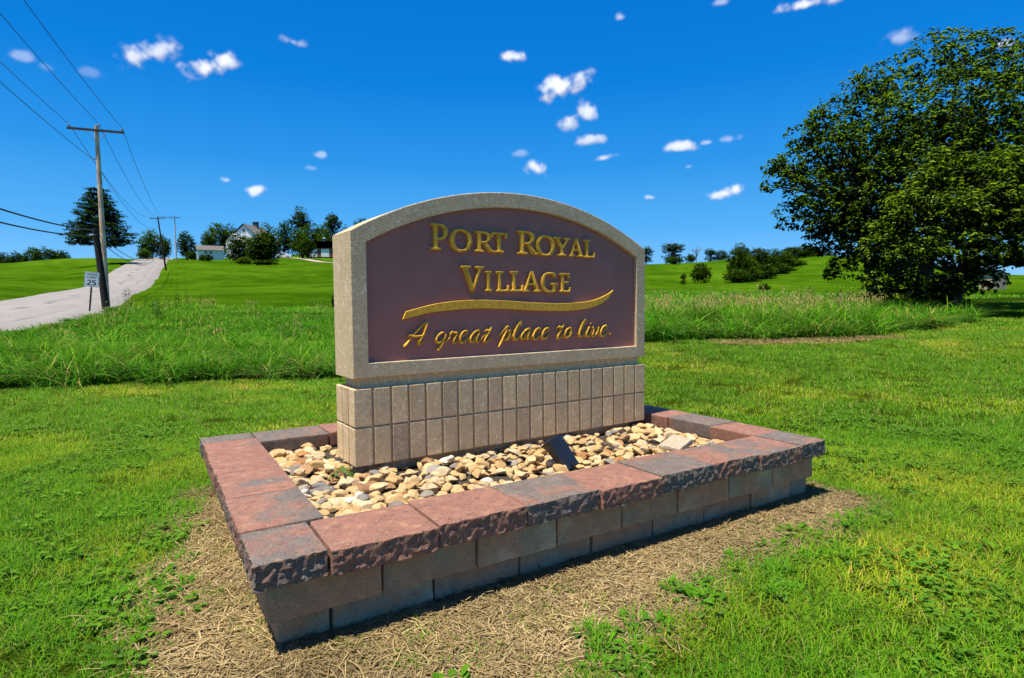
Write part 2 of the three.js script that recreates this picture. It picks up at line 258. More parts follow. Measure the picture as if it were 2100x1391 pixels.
const capRed = M({ map: capTex(.62, 0, 0), bumpMap: capBump, bumpScale: .006 }), capMix = M({ map: capTex(.50, 1, 4321), bumpMap: capBump, bumpScale: .006 }), capDark = M({ map: capTex(.36, 2, 98765), bumpMap: capBump, bumpScale: .007 });
const wallTex = colorTex(N1, (i) => { const b = big2[i]; let c = mix3([.46, .28, .16], [.36, .29, .185], sstep(b, .42, .58)); c = mix3(c, [.50, .42, .27], .7 * sstep(big[i], .54, .68)); c = mix3(c, [.16, .12, .085], .5 * sstep(fine2[i] * .7 + mid[(i + 555) % (N1 * N1)] * .3, .64, .80)); return mul3(c, .62 + .75 * (mid[i] * .5 + fine[i] * .5)); }, 1.7);
const wallMats = [rgb(1, 1, 1), rgb(1.12, 1.02, .93), rgb(.9, .92, .93), rgb(1.05, .92, .88)].map((c) => M({ map: wallTex, bumpMap: capBump, bumpScale: .009, color: c }));
const soilMat = M({ map: grassTex, color: rgb(.055, .042, .028), bumpMap: grassBump, bumpScale: .03, roughness: 1 });

// ---------------------------------------------------------------- planter wall: caps over two courses
const YC = .42, planterTurn = Math.PI / 2 - PTH;
{
  const w = thing('planter_wall', 'low rectangular planter wall of red and charcoal concrete blocks around the sign', 'planter', [PO.x, 0, PO.z], planterTurn);
  const put = (name, ww, hh, dd, a, y, b, mat, opt, turn = 0) => { const g = stoneBlock(ww, hh, dd, opt); const m = part(w, name, g, mat); m.position.set(a, y, -b); m.rotation.y = turn + rr(-.006, .006); m.rotation.z = rr(-.004, .004); return m; };
  const CH = .112, cy = YC - CH / 2, cap = (a0, a1, b0, b1, mat, split, dy = 0, amp = .0068) => put('cap_stone', a1 - a0 - .006, CH, b1 - b0 - .006, (a0 + a1) / 2, cy + dy, (b0 + b1) / 2, mat, { split, amp, r: .006, step: .0125 });
  // front row
  cap(-.005, .287, .005, .40, capDark, 'zx', -.004, .009);
  const fj = [.292, .782, 1.268, 1.745, 2.207, 2.663, 3.12, 3.584, 3.885], fm = [capRed, capRed, capMix, capRed, capDark, capMix, capMix, capDark];
  for (let i = 0; i < 8; i++) cap(fj[i], fj[i + 1], i < 1 ? -.022 : -.012 + .008 * ((i * 7) % 3 - 1), i === 7 ? .37 : .385, fm[i], i === 7 ? 'zX' : 'z', .003 * ((i * 5) % 3 - 1));
  // near short side
  const lj = [.408, .958, 1.50, 2.0, 2.46, 2.70], lm = [capMix, capRed, capRed, capRed, capDark];
  for (let i = 0; i < 5; i++) cap(-.008 + .006 * (i % 2), i === 4 ? .36 : .372, lj[i], lj[i + 1], lm[i], 'x', .002 * ((i * 3) % 3 - 1));
  // far short side
  const rj = [.375, .80, 1.262, 1.73, 2.2, 2.70], rm = [capRed, capDark, capRed, capMix, capRed];
  for (let i = 0; i < 5; i++) cap(3.585 + .012 * (i % 2), 3.925, rj[i], rj[i + 1], rm[i], 'X', .002 * ((i * 5) % 3 - 1));
  // back row
  const bj = [.368, .89, 1.35, 1.82, 2.29, 2.76, 3.2, 3.59], bm = [capDark, capRed, capMix, capRed, capDark, capRed, capMix];
  for (let i = 0; i < 7; i++) cap(bj[i], bj[i + 1], 2.30, 2.69, bm[i], 'Z', .003 * ((i * 5) % 3 - 1));
  // upper course, lower course
  const C1 = .168, y1 = YC - CH - C1 / 2 - .002, C2 = .24, y2 = YC - CH - C1 - C2 / 2 - .004, T0 = .26;
  const blk = (ww, hh, dd, a, y, b) => put('wall_block', ww, hh, dd, a, y, b, pick(wallMats), { r: .007, wob: .001, split: 'z', amp: .0022, step: .05 });
  const row = (joints, f, hh, y, s, at) => { for (let i = 0; i < joints.length - 1; i++) { const a0 = joints[i], a1 = joints[i + 1], L = a1 - a0 - .011, o = .004 * ((i * 7 + f) % 3 - 1); at === 'a' ? put('wall_block', L, hh, T0, (a0 + a1) / 2, y, s + T0 / 2 + o, pick(wallMats), { r: .007, split: 'z', amp: .004, step: .045 }) : at === 'A' ? put('wall_block', L, hh, T0, (a0 + a1) / 2, y, s - T0 / 2 + o, pick(wallMats), { r: .007, split: 'Z', amp: .0025, step: .045 }) : put('wall_block', T0, hh, L, at === 'b' ? s + T0 / 2 + o : s - T0 / 2 + o, y, (a0 + a1) / 2, pick(wallMats), { r: .007, split: at === 'b' ? 'x' : 'X', amp: .0025, step: .045 }); } };
  row([.045, .535, 1.014, 1.494, 1.959, 2.413, 2.889, 3.36, 3.845], 1, C1, y1, .058, 'a');
  row([.088, .317, .803, 1.29, 1.771, 2.247, 2.713, 3.187, 3.636, 3.845], 2, C2, y2, .108, 'a');
  row([.312, .79, 1.27, 1.75, 2.24, 2.64], 3, C1, y1, .05, 'b'); row([.342, .55, 1.03, 1.51, 1.99, 2.61], 4, C2, y2, .088, 'b');
  row([.312, .79, 1.27, 1.75, 2.24, 2.64], 5, C1, y1, 3.845, 'B'); row([.342, .55, 1.03, 1.51, 1.99, 2.61], 6, C2, y2, 3.845, 'B');
  row([.312, .80, 1.28, 1.76, 2.24, 2.72, 3.2, 3.578], 7, C1, y1, 2.64, 'A'); row([.352, .6, 1.08, 1.56, 2.04, 2.52, 3.0, 3.578], 8, C2, y2, 2.61, 'A');
  const soil = setting('planter_soil', boxUV(box(3.2, .42, 1.98)), soilMat); const [sx, sz] = fromP(1.945, 1.34); soil.position.set(sx, .09, sz); soil.rotation.y = planterTurn;
}

// ---------------------------------------------------------------- the monument sign
const SG = { x: -1.0239, z: -3.7777, turn: Math.PI / 2 - .9707, W: 2.689, D: .359 };
{
  const s = thing('entrance_sign', 'arched tan masonry monument sign with maroon panel and gold raised lettering', 'sign', [SG.x, 0, SG.z], SG.turn);
  const W = SG.W, D = SG.D, yB = .958, yT = 1.9095, sag = .36, R = (W * W / 4 + sag * sag) / (2 * sag), cx = W / 2, cyc = yT + sag - R;
  const archOf = (i, rad, yb, hole) => { const p = hole ? new THREE.Path() : new THREE.Shape(), x0 = i, x1 = W - i, a1 = Math.acos((x1 - cx) / rad), a0 = Math.acos((x0 - cx) / rad), n = 64; p.moveTo(x0, yb); p.lineTo(x1, yb); for (let k = 0; k <= n; k++) { const a = lerp(a1, a0, k / n); p.lineTo(cx + rad * Math.cos(a), cyc + rad * Math.sin(a)); } p.lineTo(x0, yb); return p; };
  const ring = (z0, z1) => { const sh = archOf(.005, R - .005, yB + .005, false); sh.holes.push(archOf(.101, R - .106, 1.0506, true)); return new THREE.ExtrudeGeometry(sh, { depth: z1 - z0 - .010, bevelEnabled: true, bevelSize: .005, bevelThickness: .005, bevelSegments: 2, curveSegments: 1 }).translate(0, 0, z0 + .005); };
  const frame = part(s, 'sign_frame', boxUV(toCreasedNormals(ring(-D / 2 + .0005, 0), .2)), stuccoFrame);
  part(s, 'sign_frame', boxUV(toCreasedNormals(ring(-D, -D / 2 - .0005), .2)), stuccoFrame);
  const panelShape = archOf(.094, R - .100, 1.044, false);
  part(s, 'sign_panel', boxUV(new THREE.ExtrudeGeometry(panelShape, { depth: D - .06, bevelEnabled: false, curveSegments: 1 }).translate(0, 0, -D + .030)), panelMat);
  part(s, 'neck', boxUV(box(2.58, .10, .29, W / 2 + .004, .923, -D / 2)), blockTan[2]);
  // raised letters
  const font = await new FontLoader().loadAsync('fonts/droid/droid_serif_regular.typeface.json');
  const ZP = -.030;
  const letters = [['P', .574, .708, 1.814, 2.001], ['O', .724, .907, 1.809, 1.976], ['R', .925, 1.094, 1.817, 1.970], ['T', 1.066, 1.214, 1.818, 1.970], ['R', 1.304, 1.501, 1.815, 1.997], ['O', 1.482, 1.671, 1.809, 1.976], ['Y', 1.654, 1.830, 1.818, 1.968], ['A', 1.816, 1.972, 1.818, 1.970], ['L', 1.976, 2.099, 1.816, 1.965],
    ['V', .807, 1.005, 1.527, 1.714], ['I', 1.010, 1.074, 1.529, 1.680], ['L', 1.107, 1.226, 1.528, 1.681], ['L', 1.237, 1.361, 1.530, 1.684], ['A', 1.350, 1.527, 1.527, 1.690], ['G', 1.530, 1.698, 1.521, 1.688], ['E', 1.714, 1.832, 1.527, 1.683]];
  for (const [ch, a0, a1, y0, y1] of letters) {
    const shapes = font.generateShapes(ch, 1), q = new THREE.ShapeGeometry(shapes, 8); q.computeBoundingBox(); const b = q.boundingBox, sx = (a1 - a0 - .008) / (b.max.x - b.min.x), sy = (y1 - y0 - .008) / (b.max.y - b.min.y);
    const tr = (v) => v.set((v.x - b.min.x) * sx + .004, (v.y - b.min.y) * sy + .004);
    const fix = shapes.map((sh) => { const e = sh.extractPoints(10), o = new THREE.Shape(e.shape.map((v) => tr(v.clone()))); o.holes = e.holes.map((h) => new THREE.Path(h.map((v) => tr(v.clone())))); return o; });
    const g = new THREE.ExtrudeGeometry(fix, { depth: .022, bevelEnabled: true, bevelSize: .0026, bevelThickness: .003, bevelSegments: 2 }).translate(a0, y0, ZP - .002);
    part(s, 'letter', boxUV(toCreasedNormals(g, .6)), goldMat);
  }
  // brush-script line: each stroke a rounded ridge of changing width
  const script = [[[[0.541,1.315,0.006],[0.504,1.292,0.006],[0.446,1.239,0.006],[0.414,1.207,0.006],[0.391,1.178,0.006],[0.375,1.161,0.009],[0.361,1.148,0.004]],[[0.541,1.315,0.005],[0.528,1.277,0.01],[0.511,1.236,0.01],[0.486,1.196,0.01],[0.471,1.175,0.009],[0.475,1.164,0.008],[0.491,1.168,0.005],[0.516,1.192,0.004]],[[0.393,1.212,0.005],[0.407,1.227,0.007],[0.434,1.219,0.009],[0.474,1.219,0.009],[0.51,1.225,0.008],[0.53,1.238,0.005]]],[[[0.674,1.239,0.005],[0.648,1.236,0.009],[0.618,1.214,0.008],[0.607,1.188,0.009],[0.621,1.167,0.009],[0.647,1.177,0.007],[0.673,1.204,0.007],[0.684,1.223,0.008],[0.666,1.182,0.008],[0.65,1.152,0.008],[0.633,1.13,0.009],[0.615,1.113,0.005]],[[0.655,1.156,0.004],[0.689,1.177,0.005],[0.72,1.207,0.006]]],[[[0.715,1.203,0.004],[0.72,1.226,0.008],[0.733,1.242,0.007],[0.75,1.234,0.008],[0.774,1.232,0.008],[0.763,1.209,0.009],[0.743,1.171,0.009],[0.749,1.159,0.007],[0.771,1.17,0.005],[0.794,1.192,0.004]]],[[[0.794,1.196,0.005],[0.825,1.211,0.006],[0.858,1.231,0.007],[0.851,1.245,0.007],[0.825,1.238,0.008],[0.8,1.204,0.01],[0.802,1.169,0.009],[0.822,1.16,0.008],[0.846,1.171,0.006],[0.878,1.197,0.004]]],[[[0.96,1.229,0.007],[0.956,1.245,0.006],[0.924,1.235,0.008],[0.887,1.197,0.009],[0.885,1.169,0.009],[0.9,1.161,0.008],[0.923,1.184,0.007],[0.956,1.226,0.007]],[[0.96,1.226,0.008],[0.937,1.183,0.009],[0.937,1.159,0.008],[0.96,1.166,0.006],[0.988,1.193,0.004],[1.021,1.22,0.004]]],[[[1.066,1.268,0.007],[1.044,1.231,0.01],[1.011,1.18,0.009],[1.003,1.159,0.009],[1.02,1.156,0.007],[1.043,1.171,0.005],[1.068,1.191,0.004]],[[1.003,1.23,0.004],[1.021,1.245,0.008],[1.044,1.241,0.009],[1.072,1.249,0.005]]],[[[1.134,1.194,0.003],[1.171,1.235,0.005],[1.208,1.266,0.009],[1.216,1.263,0.008],[1.188,1.216,0.01],[1.16,1.166,0.01],[1.143,1.135,0.01],[1.128,1.111,0.007]],[[1.165,1.171,0.008],[1.193,1.216,0.008],[1.232,1.233,0.009],[1.229,1.205,0.009],[1.201,1.165,0.01],[1.174,1.17,0.006]],[[1.193,1.158,0.007],[1.226,1.173,0.006],[1.265,1.204,0.005]]],[[[1.265,1.199,0.005],[1.3,1.235,0.006],[1.34,1.295,0.007],[1.337,1.304,0.006],[1.306,1.272,0.008],[1.274,1.218,0.011],[1.271,1.176,0.012],[1.285,1.162,0.01],[1.31,1.175,0.007],[1.333,1.192,0.005]]],[[[1.42,1.227,0.008],[1.415,1.246,0.007],[1.38,1.233,0.009],[1.342,1.197,0.01],[1.336,1.174,0.01],[1.353,1.164,0.009],[1.385,1.191,0.007],[1.417,1.227,0.008]],[[1.42,1.227,0.008],[1.399,1.185,0.01],[1.396,1.162,0.01],[1.42,1.17,0.006],[1.455,1.198,0.006]]],[[[1.507,1.213,0.005],[1.521,1.234,0.008],[1.506,1.246,0.008],[1.473,1.226,0.01],[1.452,1.188,0.011],[1.458,1.164,0.01],[1.478,1.159,0.008],[1.508,1.177,0.007],[1.538,1.195,0.005]]],[[[1.538,1.195,0.005],[1.568,1.208,0.006],[1.602,1.226,0.007],[1.602,1.243,0.007],[1.575,1.239,0.009],[1.544,1.204,0.01],[1.538,1.171,0.01],[1.562,1.158,0.009],[1.593,1.174,0.007],[1.618,1.195,0.003]]],[[[1.761,1.273,0.007],[1.735,1.227,0.009],[1.704,1.184,0.01],[1.697,1.16,0.009],[1.719,1.157,0.008],[1.741,1.173,0.005],[1.768,1.197,0.005]],[[1.688,1.235,0.005],[1.71,1.253,0.009],[1.735,1.245,0.01],[1.768,1.252,0.005]]],[[[1.818,1.242,0.008],[1.783,1.216,0.01],[1.77,1.182,0.01],[1.789,1.162,0.01],[1.821,1.175,0.009],[1.84,1.214,0.009],[1.834,1.238,0.008],[1.818,1.242,0.008]],[[1.834,1.22,0.006],[1.834,1.185,0.008],[1.858,1.195,0.004]]],[[[1.925,1.192,0.006],[1.955,1.231,0.007],[1.998,1.295,0.007],[1.991,1.306,0.007],[1.958,1.266,0.009],[1.931,1.212,0.012],[1.928,1.177,0.012],[1.948,1.163,0.009],[1.981,1.18,0.006]]],[[[1.981,1.18,0.005],[2.035,1.239,0.009],[2.011,1.204,0.011],[2.001,1.174,0.011],[2.021,1.161,0.009],[2.062,1.187,0.005]],[[2.05,1.267,0.012],[2.054,1.271,0.012]]],[[[2.062,1.187,0.004],[2.075,1.24,0.007],[2.086,1.217,0.01],[2.075,1.177,0.011],[2.089,1.161,0.009],[2.123,1.19,0.007],[2.144,1.236,0.008],[2.14,1.195,0.006],[2.165,1.186,0.004]]],[[[2.161,1.189,0.006],[2.199,1.203,0.006],[2.235,1.228,0.007],[2.231,1.247,0.008],[2.199,1.24,0.01],[2.168,1.204,0.01],[2.161,1.174,0.011],[2.186,1.157,0.009],[2.221,1.172,0.007],[2.249,1.194,0.004]]],[[[2.276,1.171,0.014],[2.279,1.174,0.014]]]];
  const ridge = (pts) => {
    const c = new THREE.CatmullRomCurve3(pts.map(([x, y, w]) => new THREE.Vector3(x, y, w)), false, 'centripetal'), n = Math.max(6, pts.length * 5), K = 8, pos = [], idx = [];
    for (let i = 0; i <= n; i++) {
      const p = c.getPoint(i / n), t = c.getTangent(i / n), l = Math.hypot(t.x, t.y) || 1, nx = -t.y / l, ny = t.x / l, e = Math.min(i, n - i) / n * pts.length * 3, w = p.z * 1.05 * Math.sqrt(clamp(1 - (1 - clamp(e, 0, 1)) ** 2, .12, 1)), hgt = Math.min(.026, .016 + w * .9);
      for (let k = 0; k <= K; k++) { const a = k / K * Math.PI, cxs = Math.cos(a), sn = Math.pow(Math.sin(a), .7); pos.push(p.x + nx * w * cxs, p.y + ny * w * cxs, ZP - .001 + hgt * sn); }
    }
    for (let i = 0; i < n; i++) for (let k = 0; k < K; k++) { const a = i * (K + 1) + k, b = a + K + 1; idx.push(a, a + 1, b, a + 1, b + 1, b); }
    const cap = (o, flip) => { for (let k = 1; k < K; k++) flip ? idx.push(o, o + k, o + k + 1) : idx.push(o, o + k + 1, o + k); }; cap(0, false); cap(n * (K + 1), true);
    const g = new THREE.BufferGeometry(); g.setAttribute('position', new THREE.Float32BufferAttribute(pos, 3)); g.setIndex(idx); g.computeVertexNormals(); return g;
  };
  for (const strokes of script) part(s, 'letter', boxUV(merge(strokes.map(ridge))), goldMat);
  const sw = new THREE.Shape(); sw.moveTo(.356, 1.339);
  sw.splineThru([[.48, 1.365], [.613, 1.387], [.876, 1.405], [1.159, 1.402], [1.464, 1.386], [1.794, 1.380], [2.059, 1.405], [2.226, 1.467], [2.306, 1.549]].map(([x, y]) => new THREE.Vector2(x, y)));
  sw.splineThru([[2.226, 1.508], [2.059, 1.459], [1.794, 1.438], [1.464, 1.444], [1.16, 1.461], [.877, 1.464], [.614, 1.440], [.379, 1.388]].map(([x, y]) => new THREE.Vector2(x, y))); sw.lineTo(.356, 1.339);
  part(s, 'swoosh', boxUV(toCreasedNormals(new THREE.ExtrudeGeometry(sw, { depth: .021, bevelEnabled: true, bevelSize: .002, bevelThickness: .004, bevelSegments: 2, curveSegments: 40 }).translate(0, 0, ZP - .002), .6)), goldMat);
  // base: two courses of scored blocks round a solid core
  const base = new THREE.Group(); base.name = 'sign_base'; s.add(base);
  part(base, 'core', boxUV(box(W - .026, .498, D - .026, W / 2, .634, -D / 2)), blockTan[3]);
  const cols = 21, pw = W / cols, gap = .015, dz = (D - 2 * gap) / 3, rows = [[.640, .888], [.380, .629]];
  const brick = (x0, x1, y0, y1, z0, z1) => part(base, 'block', chamferBox(x1 - x0, y1 - y0, z1 - z0, .005).translate((x0 + x1) / 2, (y0 + y1) / 2, (z0 + z1) / 2), blockTan[rnd() < .06 ? 4 : Math.min(3, Math.floor(rnd() * 3.5))]);
  rows.forEach(([y0, y1]) => {
    for (let i = 0; i < cols; i++) {
      const x0 = i ? i * pw + gap / 2 : 0, x1 = i < cols - 1 ? (i + 1) * pw - gap / 2 : W, corner = i === 0 || i === cols - 1, t = corner ? dz : .035;
      brick(x0, x1, y0, y1, -t, 0); brick(x0, x1, y0, y1, -D, -D + t);
    }
    brick(0, .035, y0, y1, -2 * dz - gap, -dz - gap); brick(W - .035, W, y0, y1, -2 * dz - gap, -dz - gap);
  });
  part(s, 'footing', boxUV(box(W - .24, .22, D - .16, W / 2, .27, -D / 2)), blockTan[3]);
}
// ---------------------------------------------------------------- river stones in the bed
{
  const variants = [];
  for (let v = 0; v < 14; v++) {
    const g = mergeVertices(new THREE.IcosahedronGeometry(1, 3).deleteAttribute('uv').deleteAttribute('normal')), p = g.attributes.position, planes = [], ox = v * 9.7, angular = v % 3 !== 0;
    for (let k = 0; k < (angular ? 11 : 5); k++) planes.push([new THREE.Vector3(rr(-1, 1), rr(-1, 1), rr(-1, 1)).normalize(), rr(.5, .85)]);
    const q = new THREE.Vector3();
    for (let i = 0; i < p.count; i++) {
      q.fromBufferAttribute(p, i); q.multiplyScalar(1 + .22 * n3(q.x * 1.1 + ox, q.y * 1.1, q.z * 1.1) + .05 * n3(q.x * 3 + ox, q.y * 3, q.z * 3));
      for (const [n, d] of planes) { const e = q.dot(n) - d; if (e > 0) q.addScaledVector(n, -e * .97); }
      p.setXYZ(i, q.x, q.y, q.z);
    }
    variants.push(boxUV(toCreasedNormals(g, .22), v * .37, v * .21));
  }
  const stoneTex = colorTex(512, (i) => { const y = Math.floor(i / 512), x = i % 512, j = (y * 2) * N1 + x * 2; return mul3(mix3([1, .97, .9], [.80, .62, .42], .8 * sstep(big[j] * .6 + mid[j] * .4, .45, .66)), .82 + .3 * (fine[j] - .25)); }, 5);
  const sb = greyTex(512, (i) => { const y = Math.floor(i / 512), x = i % 512, j = (y * 2) * N1 + x * 2; return fine[j] * .5 + mid[j] * .5; }, 3);
  const mats = { tan: [[.58, .41, .20], [.64, .48, .27], [.48, .32, .14], [.68, .54, .35], [.55, .43, .27]], brown: [[.40, .20, .07], [.30, .16, .075], [.44, .27, .13]], grey: [[.22, .205, .20], [.32, .29, .26]], pale: [[.72, .67, .58]] };
  const M2 = {}; for (const k in mats) M2[k] = mats[k].map(([r, g, b]) => M({ map: stoneTex, color: rgb(r, g, b), roughness: .82, bumpMap: sb, bumpScale: .0015 }));
  const LAB = { tan: 'tan river stone', brown: 'rust brown river stone', grey: 'dark grey river stone', pale: 'whitish river stone' };
  const A0 = .34, A1 = 3.56, B0 = .36, B1 = 2.33, C = .02, nx = Math.round((A1 - A0) / C), ny = Math.round((B1 - B0) / C), H = new Float32Array(nx * ny).fill(.302);
  const signRect = (a, b, m) => { const [x, z] = fromP(a, b), dx = x - SG.x, dz = z - SG.z, c = Math.cos(SG.turn), s = Math.sin(SG.turn), lx = c * dx - s * dz, lz = s * dx + c * dz; return lx > -m && lx < SG.W + m && lz < m && lz > -SG.D - m; };
  const list = [];
  const lay = (sx, sy, sz, pass) => {
    for (let tries = 0; tries < 30; tries++) {
      const a = rr(A0 + sx * .8, A1 - sx * .8), b = rr(B0 + sx * .8, B1 - sx * .8);
      if (signRect(a, b, pass ? -.05 : -.09)) continue;
      const hid = b > 1.75 && a > .75 && rnd() < .6; if (hid) continue;
      const i0 = Math.round((a - A0) / C), j0 = Math.round((b - B0) / C), k = Math.ceil(Math.min(sx, sz) * .8 / C); let m = 0, c = 0;
      for (let i = -k; i <= k; i++) for (let j = -k; j <= k; j++) { const ii = i0 + i, jj = j0 + j; if (ii < 0 || jj < 0 || ii >= nx || jj >= ny) continue; m += H[jj * nx + ii]; c++; }
      const hgt = m / c, y = hgt + sy * .42; if (y + sy * .8 > (signRect(a, b, .02) ? .372 : .425)) continue;
      const e = Math.ceil(Math.max(sx, sz) / C);
      for (let i = -e; i <= e; i++) for (let j = -e; j <= e; j++) { const ii = i0 + i, jj = j0 + j, q = 1 - (i * C / sx) ** 2 - (j * C / sz) ** 2; if (q <= 0 || ii < 0 || jj < 0 || ii >= nx || jj >= ny) continue; const t = y + sy * Math.sqrt(q) * .8; if (t > H[jj * nx + ii]) H[jj * nx + ii] = t; }
      list.push({ a, b, y, sx, sy, sz }); return;
    }
  };
  for (let i = 0; i < 560; i++) { const q = rr(.022, .04); lay(q * rr(1, 1.3), q * rr(.55, .8), q, 0); }
  const first = list.length;
  for (let i = 0; i < 520; i++) { const q = rr(.020, .047) * (i < 90 ? 1.3 : 1); lay(q * rr(1, 1.6), q * rr(.45, .85), q, 1); }
  for (const s of list) { const near = s.a < 1.3; if (near) { s.sx *= 1.22; s.sz *= 1.2; s.sy *= 1.12; } const [x, z] = fromP(s.a, s.b); s.x = x; s.z = z; s.vis = (list.indexOf(s) >= first ? 1 : 0) * (s.sx * s.sz) / (x * x + z * z) * (s.b > 1.65 && s.a > .8 ? .05 : 1); }
  list.sort((p, q) => q.vis - p.vis);
  const dummy = new THREE.Object3D(), rest = variants.slice(0, 4).map(() => []);
  list.forEach((s, i) => {
    const e = [rr(-.35, .35), rr(0, 6.28), rr(-.35, .35)];
    if (i < 300) {
      const zone = Math.hypot(s.a - 2.05, s.b - .64) < .26 ? 'lying beside the black floodlight' : signRect(s.a, s.b, .10) ? 'wedged against the foot of the sign' : s.a < .80 ? 'between the sign and the short side wall' : s.b > 1.6 ? 'on the strip behind the sign' : s.b < .60 ? 'under the inner edge of the front wall' : s.a > 2.7 ? 'near the flat slab at the end of the bed' : 'in the middle of the bed before the sign';
      const t = rnd(), kind = t < .73 ? 'tan' : t < .86 ? 'brown' : t < .95 ? 'grey' : 'pale', m = new THREE.Mesh(pick(variants), pick(M2[kind]));
      m.position.set(s.x, s.y, s.z); m.rotation.set(...e); m.scale.set(s.sx, s.sy, s.sz); top(m, 'river_stone', `${s.sx > .052 && kind === 'tan' ? 'big ' : ''}${LAB[kind]} ${zone}`, 'stone', `${s.sx > .052 && kind === 'tan' ? 'big ' : ''}${LAB[kind]}s ${zone}`);
    } else { dummy.position.set(s.x, s.y, s.z); dummy.rotation.set(...e); dummy.scale.set(s.sx, s.sy, s.sz); dummy.updateMatrix(); rest[i % 4].push(dummy.matrix.clone()); }
  });
  const geos = []; rest.forEach((ms, k) => ms.forEach((m) => { const g = variants[k].clone().applyMatrix4(m); geos.push(g); }));
  const g = merge(geos); setting('gravel', g, M2.tan[0], 'stuff', 'smaller tan stones filling the gaps in the planter bed', 'gravel');
}
// flat grey slab among the stones
{
  const [x, z] = fromP(2.98, .60), g = stoneBlock(.24, .05, .17, { r: .014, wob: .01 }), m = new THREE.Mesh(g, M({ map: stuccoTex, color: rgb(.62, .66, .78) })); m.position.set(x, .388, z); m.rotation.set(.10, planterTurn + .3, .08); top(m, 'flat_stone', 'flat grey stone slab leaning inside the front of the planter bed', 'stone');
}
// black garden floodlight, its back to the front wall
{
  const [x, z] = fromP(2.05, .64), t = thing('garden_floodlight', 'small black floodlight tilted up at the sign from the stones', 'floodlight', [x, .35, z], planterTurn + .12);
  const black = M({ color: rgb(.012, .014, .018), roughness: .38 }), tilt = new THREE.Group(); tilt.name = 'lamp_head'; tilt.position.set(0, .0, 0); tilt.rotation.set(-.62, 0, .22); t.add(tilt);
  const prof = new THREE.Shape(); prof.moveTo(0, 0); prof.lineTo(.045, 0); prof.quadraticCurveTo(.040, .09, .052, .15); prof.quadraticCurveTo(.06, .2, .085, .225); prof.lineTo(-.012, .225); prof.quadraticCurveTo(0, .1, 0, 0);
  part(tilt, 'housing', boxUV(toCreasedNormals(new THREE.ExtrudeGeometry(prof, { depth: .128, bevelEnabled: true, bevelSize: .004, bevelThickness: .004, bevelSegments: 2, curveSegments: 10 }).translate(0, 0, -.064).rotateY(Math.PI / 2), .6)), black);
  part(tilt, 'lens', box(.11, .012, .06, 0, .226, -.034), new THREE.MeshPhysicalMaterial({ color: rgb(.5, .55, .6), roughness: .08, transmission: .6, thickness: .01 }));
  part(tilt, 'screw', new THREE.CylinderGeometry(.005, .005, .006, 10).rotateX(Math.PI / 2).translate(.045, .19, .0155), M({ color: rgb(.3, .3, .3), metalness: .9, roughness: .4 }));
  part(t, 'stake', new THREE.CylinderGeometry(.014, .008, .16, 10).translate(0, -.06, .0), black);
}

// ---------------------------------------------------------------- blades and leaves
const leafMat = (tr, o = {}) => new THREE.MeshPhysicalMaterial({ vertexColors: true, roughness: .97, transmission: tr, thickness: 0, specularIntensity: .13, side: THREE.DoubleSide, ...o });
// one blade: a strip that narrows and arches over; normals lean up so that it shades like turf
function blade(out, x, y, z, h, w, dir, lean, col, seg = 3, upn = .55, kink = 0) {
  const { pos, nor, clr, idx } = out, cx = Math.cos(dir), cz = Math.sin(dir), sx = -cz, sz = cx, b0 = pos.length / 3;
  for (let i = 0; i <= seg; i++) {
    const t = i / seg, up = h * (t - lean * .38 * t * t - kink * t * t * t), fw = h * lean * t * t, ww = w * (i === seg ? .08 : 1 - .55 * t * t), bx = x + cx * fw, bz = z + cz * fw, by = y + up;
    pos.push(bx - sx * ww, by, bz - sz * ww, bx + sx * ww, by, bz + sz * ww);
    const nx = -cx * (1 - upn), nz = -cz * (1 - upn), ny = upn + lean * t * .6, l = Math.hypot(nx, ny, nz), c = .82 + .3 * t;
    nor.push(nx / l, ny / l, nz / l, nx / l, ny / l, nz / l);
    clr.push(col[0] , col[1], col[2], col[0], col[1], col[2]);
    if (i < seg) { const a = b0 + i * 2; idx.push(a, a + 1, a + 2, a + 1, a + 3, a + 2); }
  }
}
const bag = () => ({ pos: [], nor: [], clr: [], idx: [] });
function bagGeo(o) { const g = new THREE.BufferGeometry(); g.setAttribute('position', new THREE.Float32BufferAttribute(o.pos, 3)); g.setAttribute('normal', new THREE.Float32BufferAttribute(o.nor, 3)); g.setAttribute('color', new THREE.Float32BufferAttribute(o.clr, 3)); g.setIndex(o.idx); return g; }
// a flat leaf: outline points (along, across) turned by dir, raised by pitch
function leaf(out, x, y, z, len, wid, dir, pitch, col, droop = .3, upn = .6) {
  const { pos, nor, clr, idx } = out, cx = Math.cos(dir), cz = Math.sin(dir), sx = -cz, sz = cx, b0 = pos.length / 3, prof = [[0, .12], [.25, .75], [.5, 1], [.78, .72], [1, .04]];
  for (const [t, w] of prof) {
    const al = len * t, up = Math.sin(pitch) * al - droop * al * t, fw = Math.cos(pitch) * al, ww = wid * w;
    for (const s of [-1, 0, 1]) { pos.push(x + cx * fw + sx * ww * s, y + up + (s ? .16 * ww : -.08 * ww), z + cz * fw + sz * ww * s); const nx = -cx * Math.sin(pitch - droop * t) - sx * s * .25, nz = -cz * Math.sin(pitch - droop * t) - sz * s * .25, ny = Math.cos(pitch - droop * t) + upn * .3, l = Math.hypot(nx, ny, nz); nor.push(nx / l, ny / l, nz / l); clr.push(...col); }
  }
  for (let i = 0; i < 4; i++) for (let k = 0; k < 2; k++) { const a = b0 + i * 3 + k; idx.push(a, a + 1, a + 3, a + 1, a + 4, a + 3); }
}
const GREEN = () => { const t = rnd(); const c = t < .5 ? mix3([.095, .235, .007], [.15, .32, .010], rnd()) : t < .88 ? mix3([.19, .33, .012], [.28, .38, .018], rnd()) : t < .96 ? [.38, .36, .06] : [.45, .36, .14]; return c; };
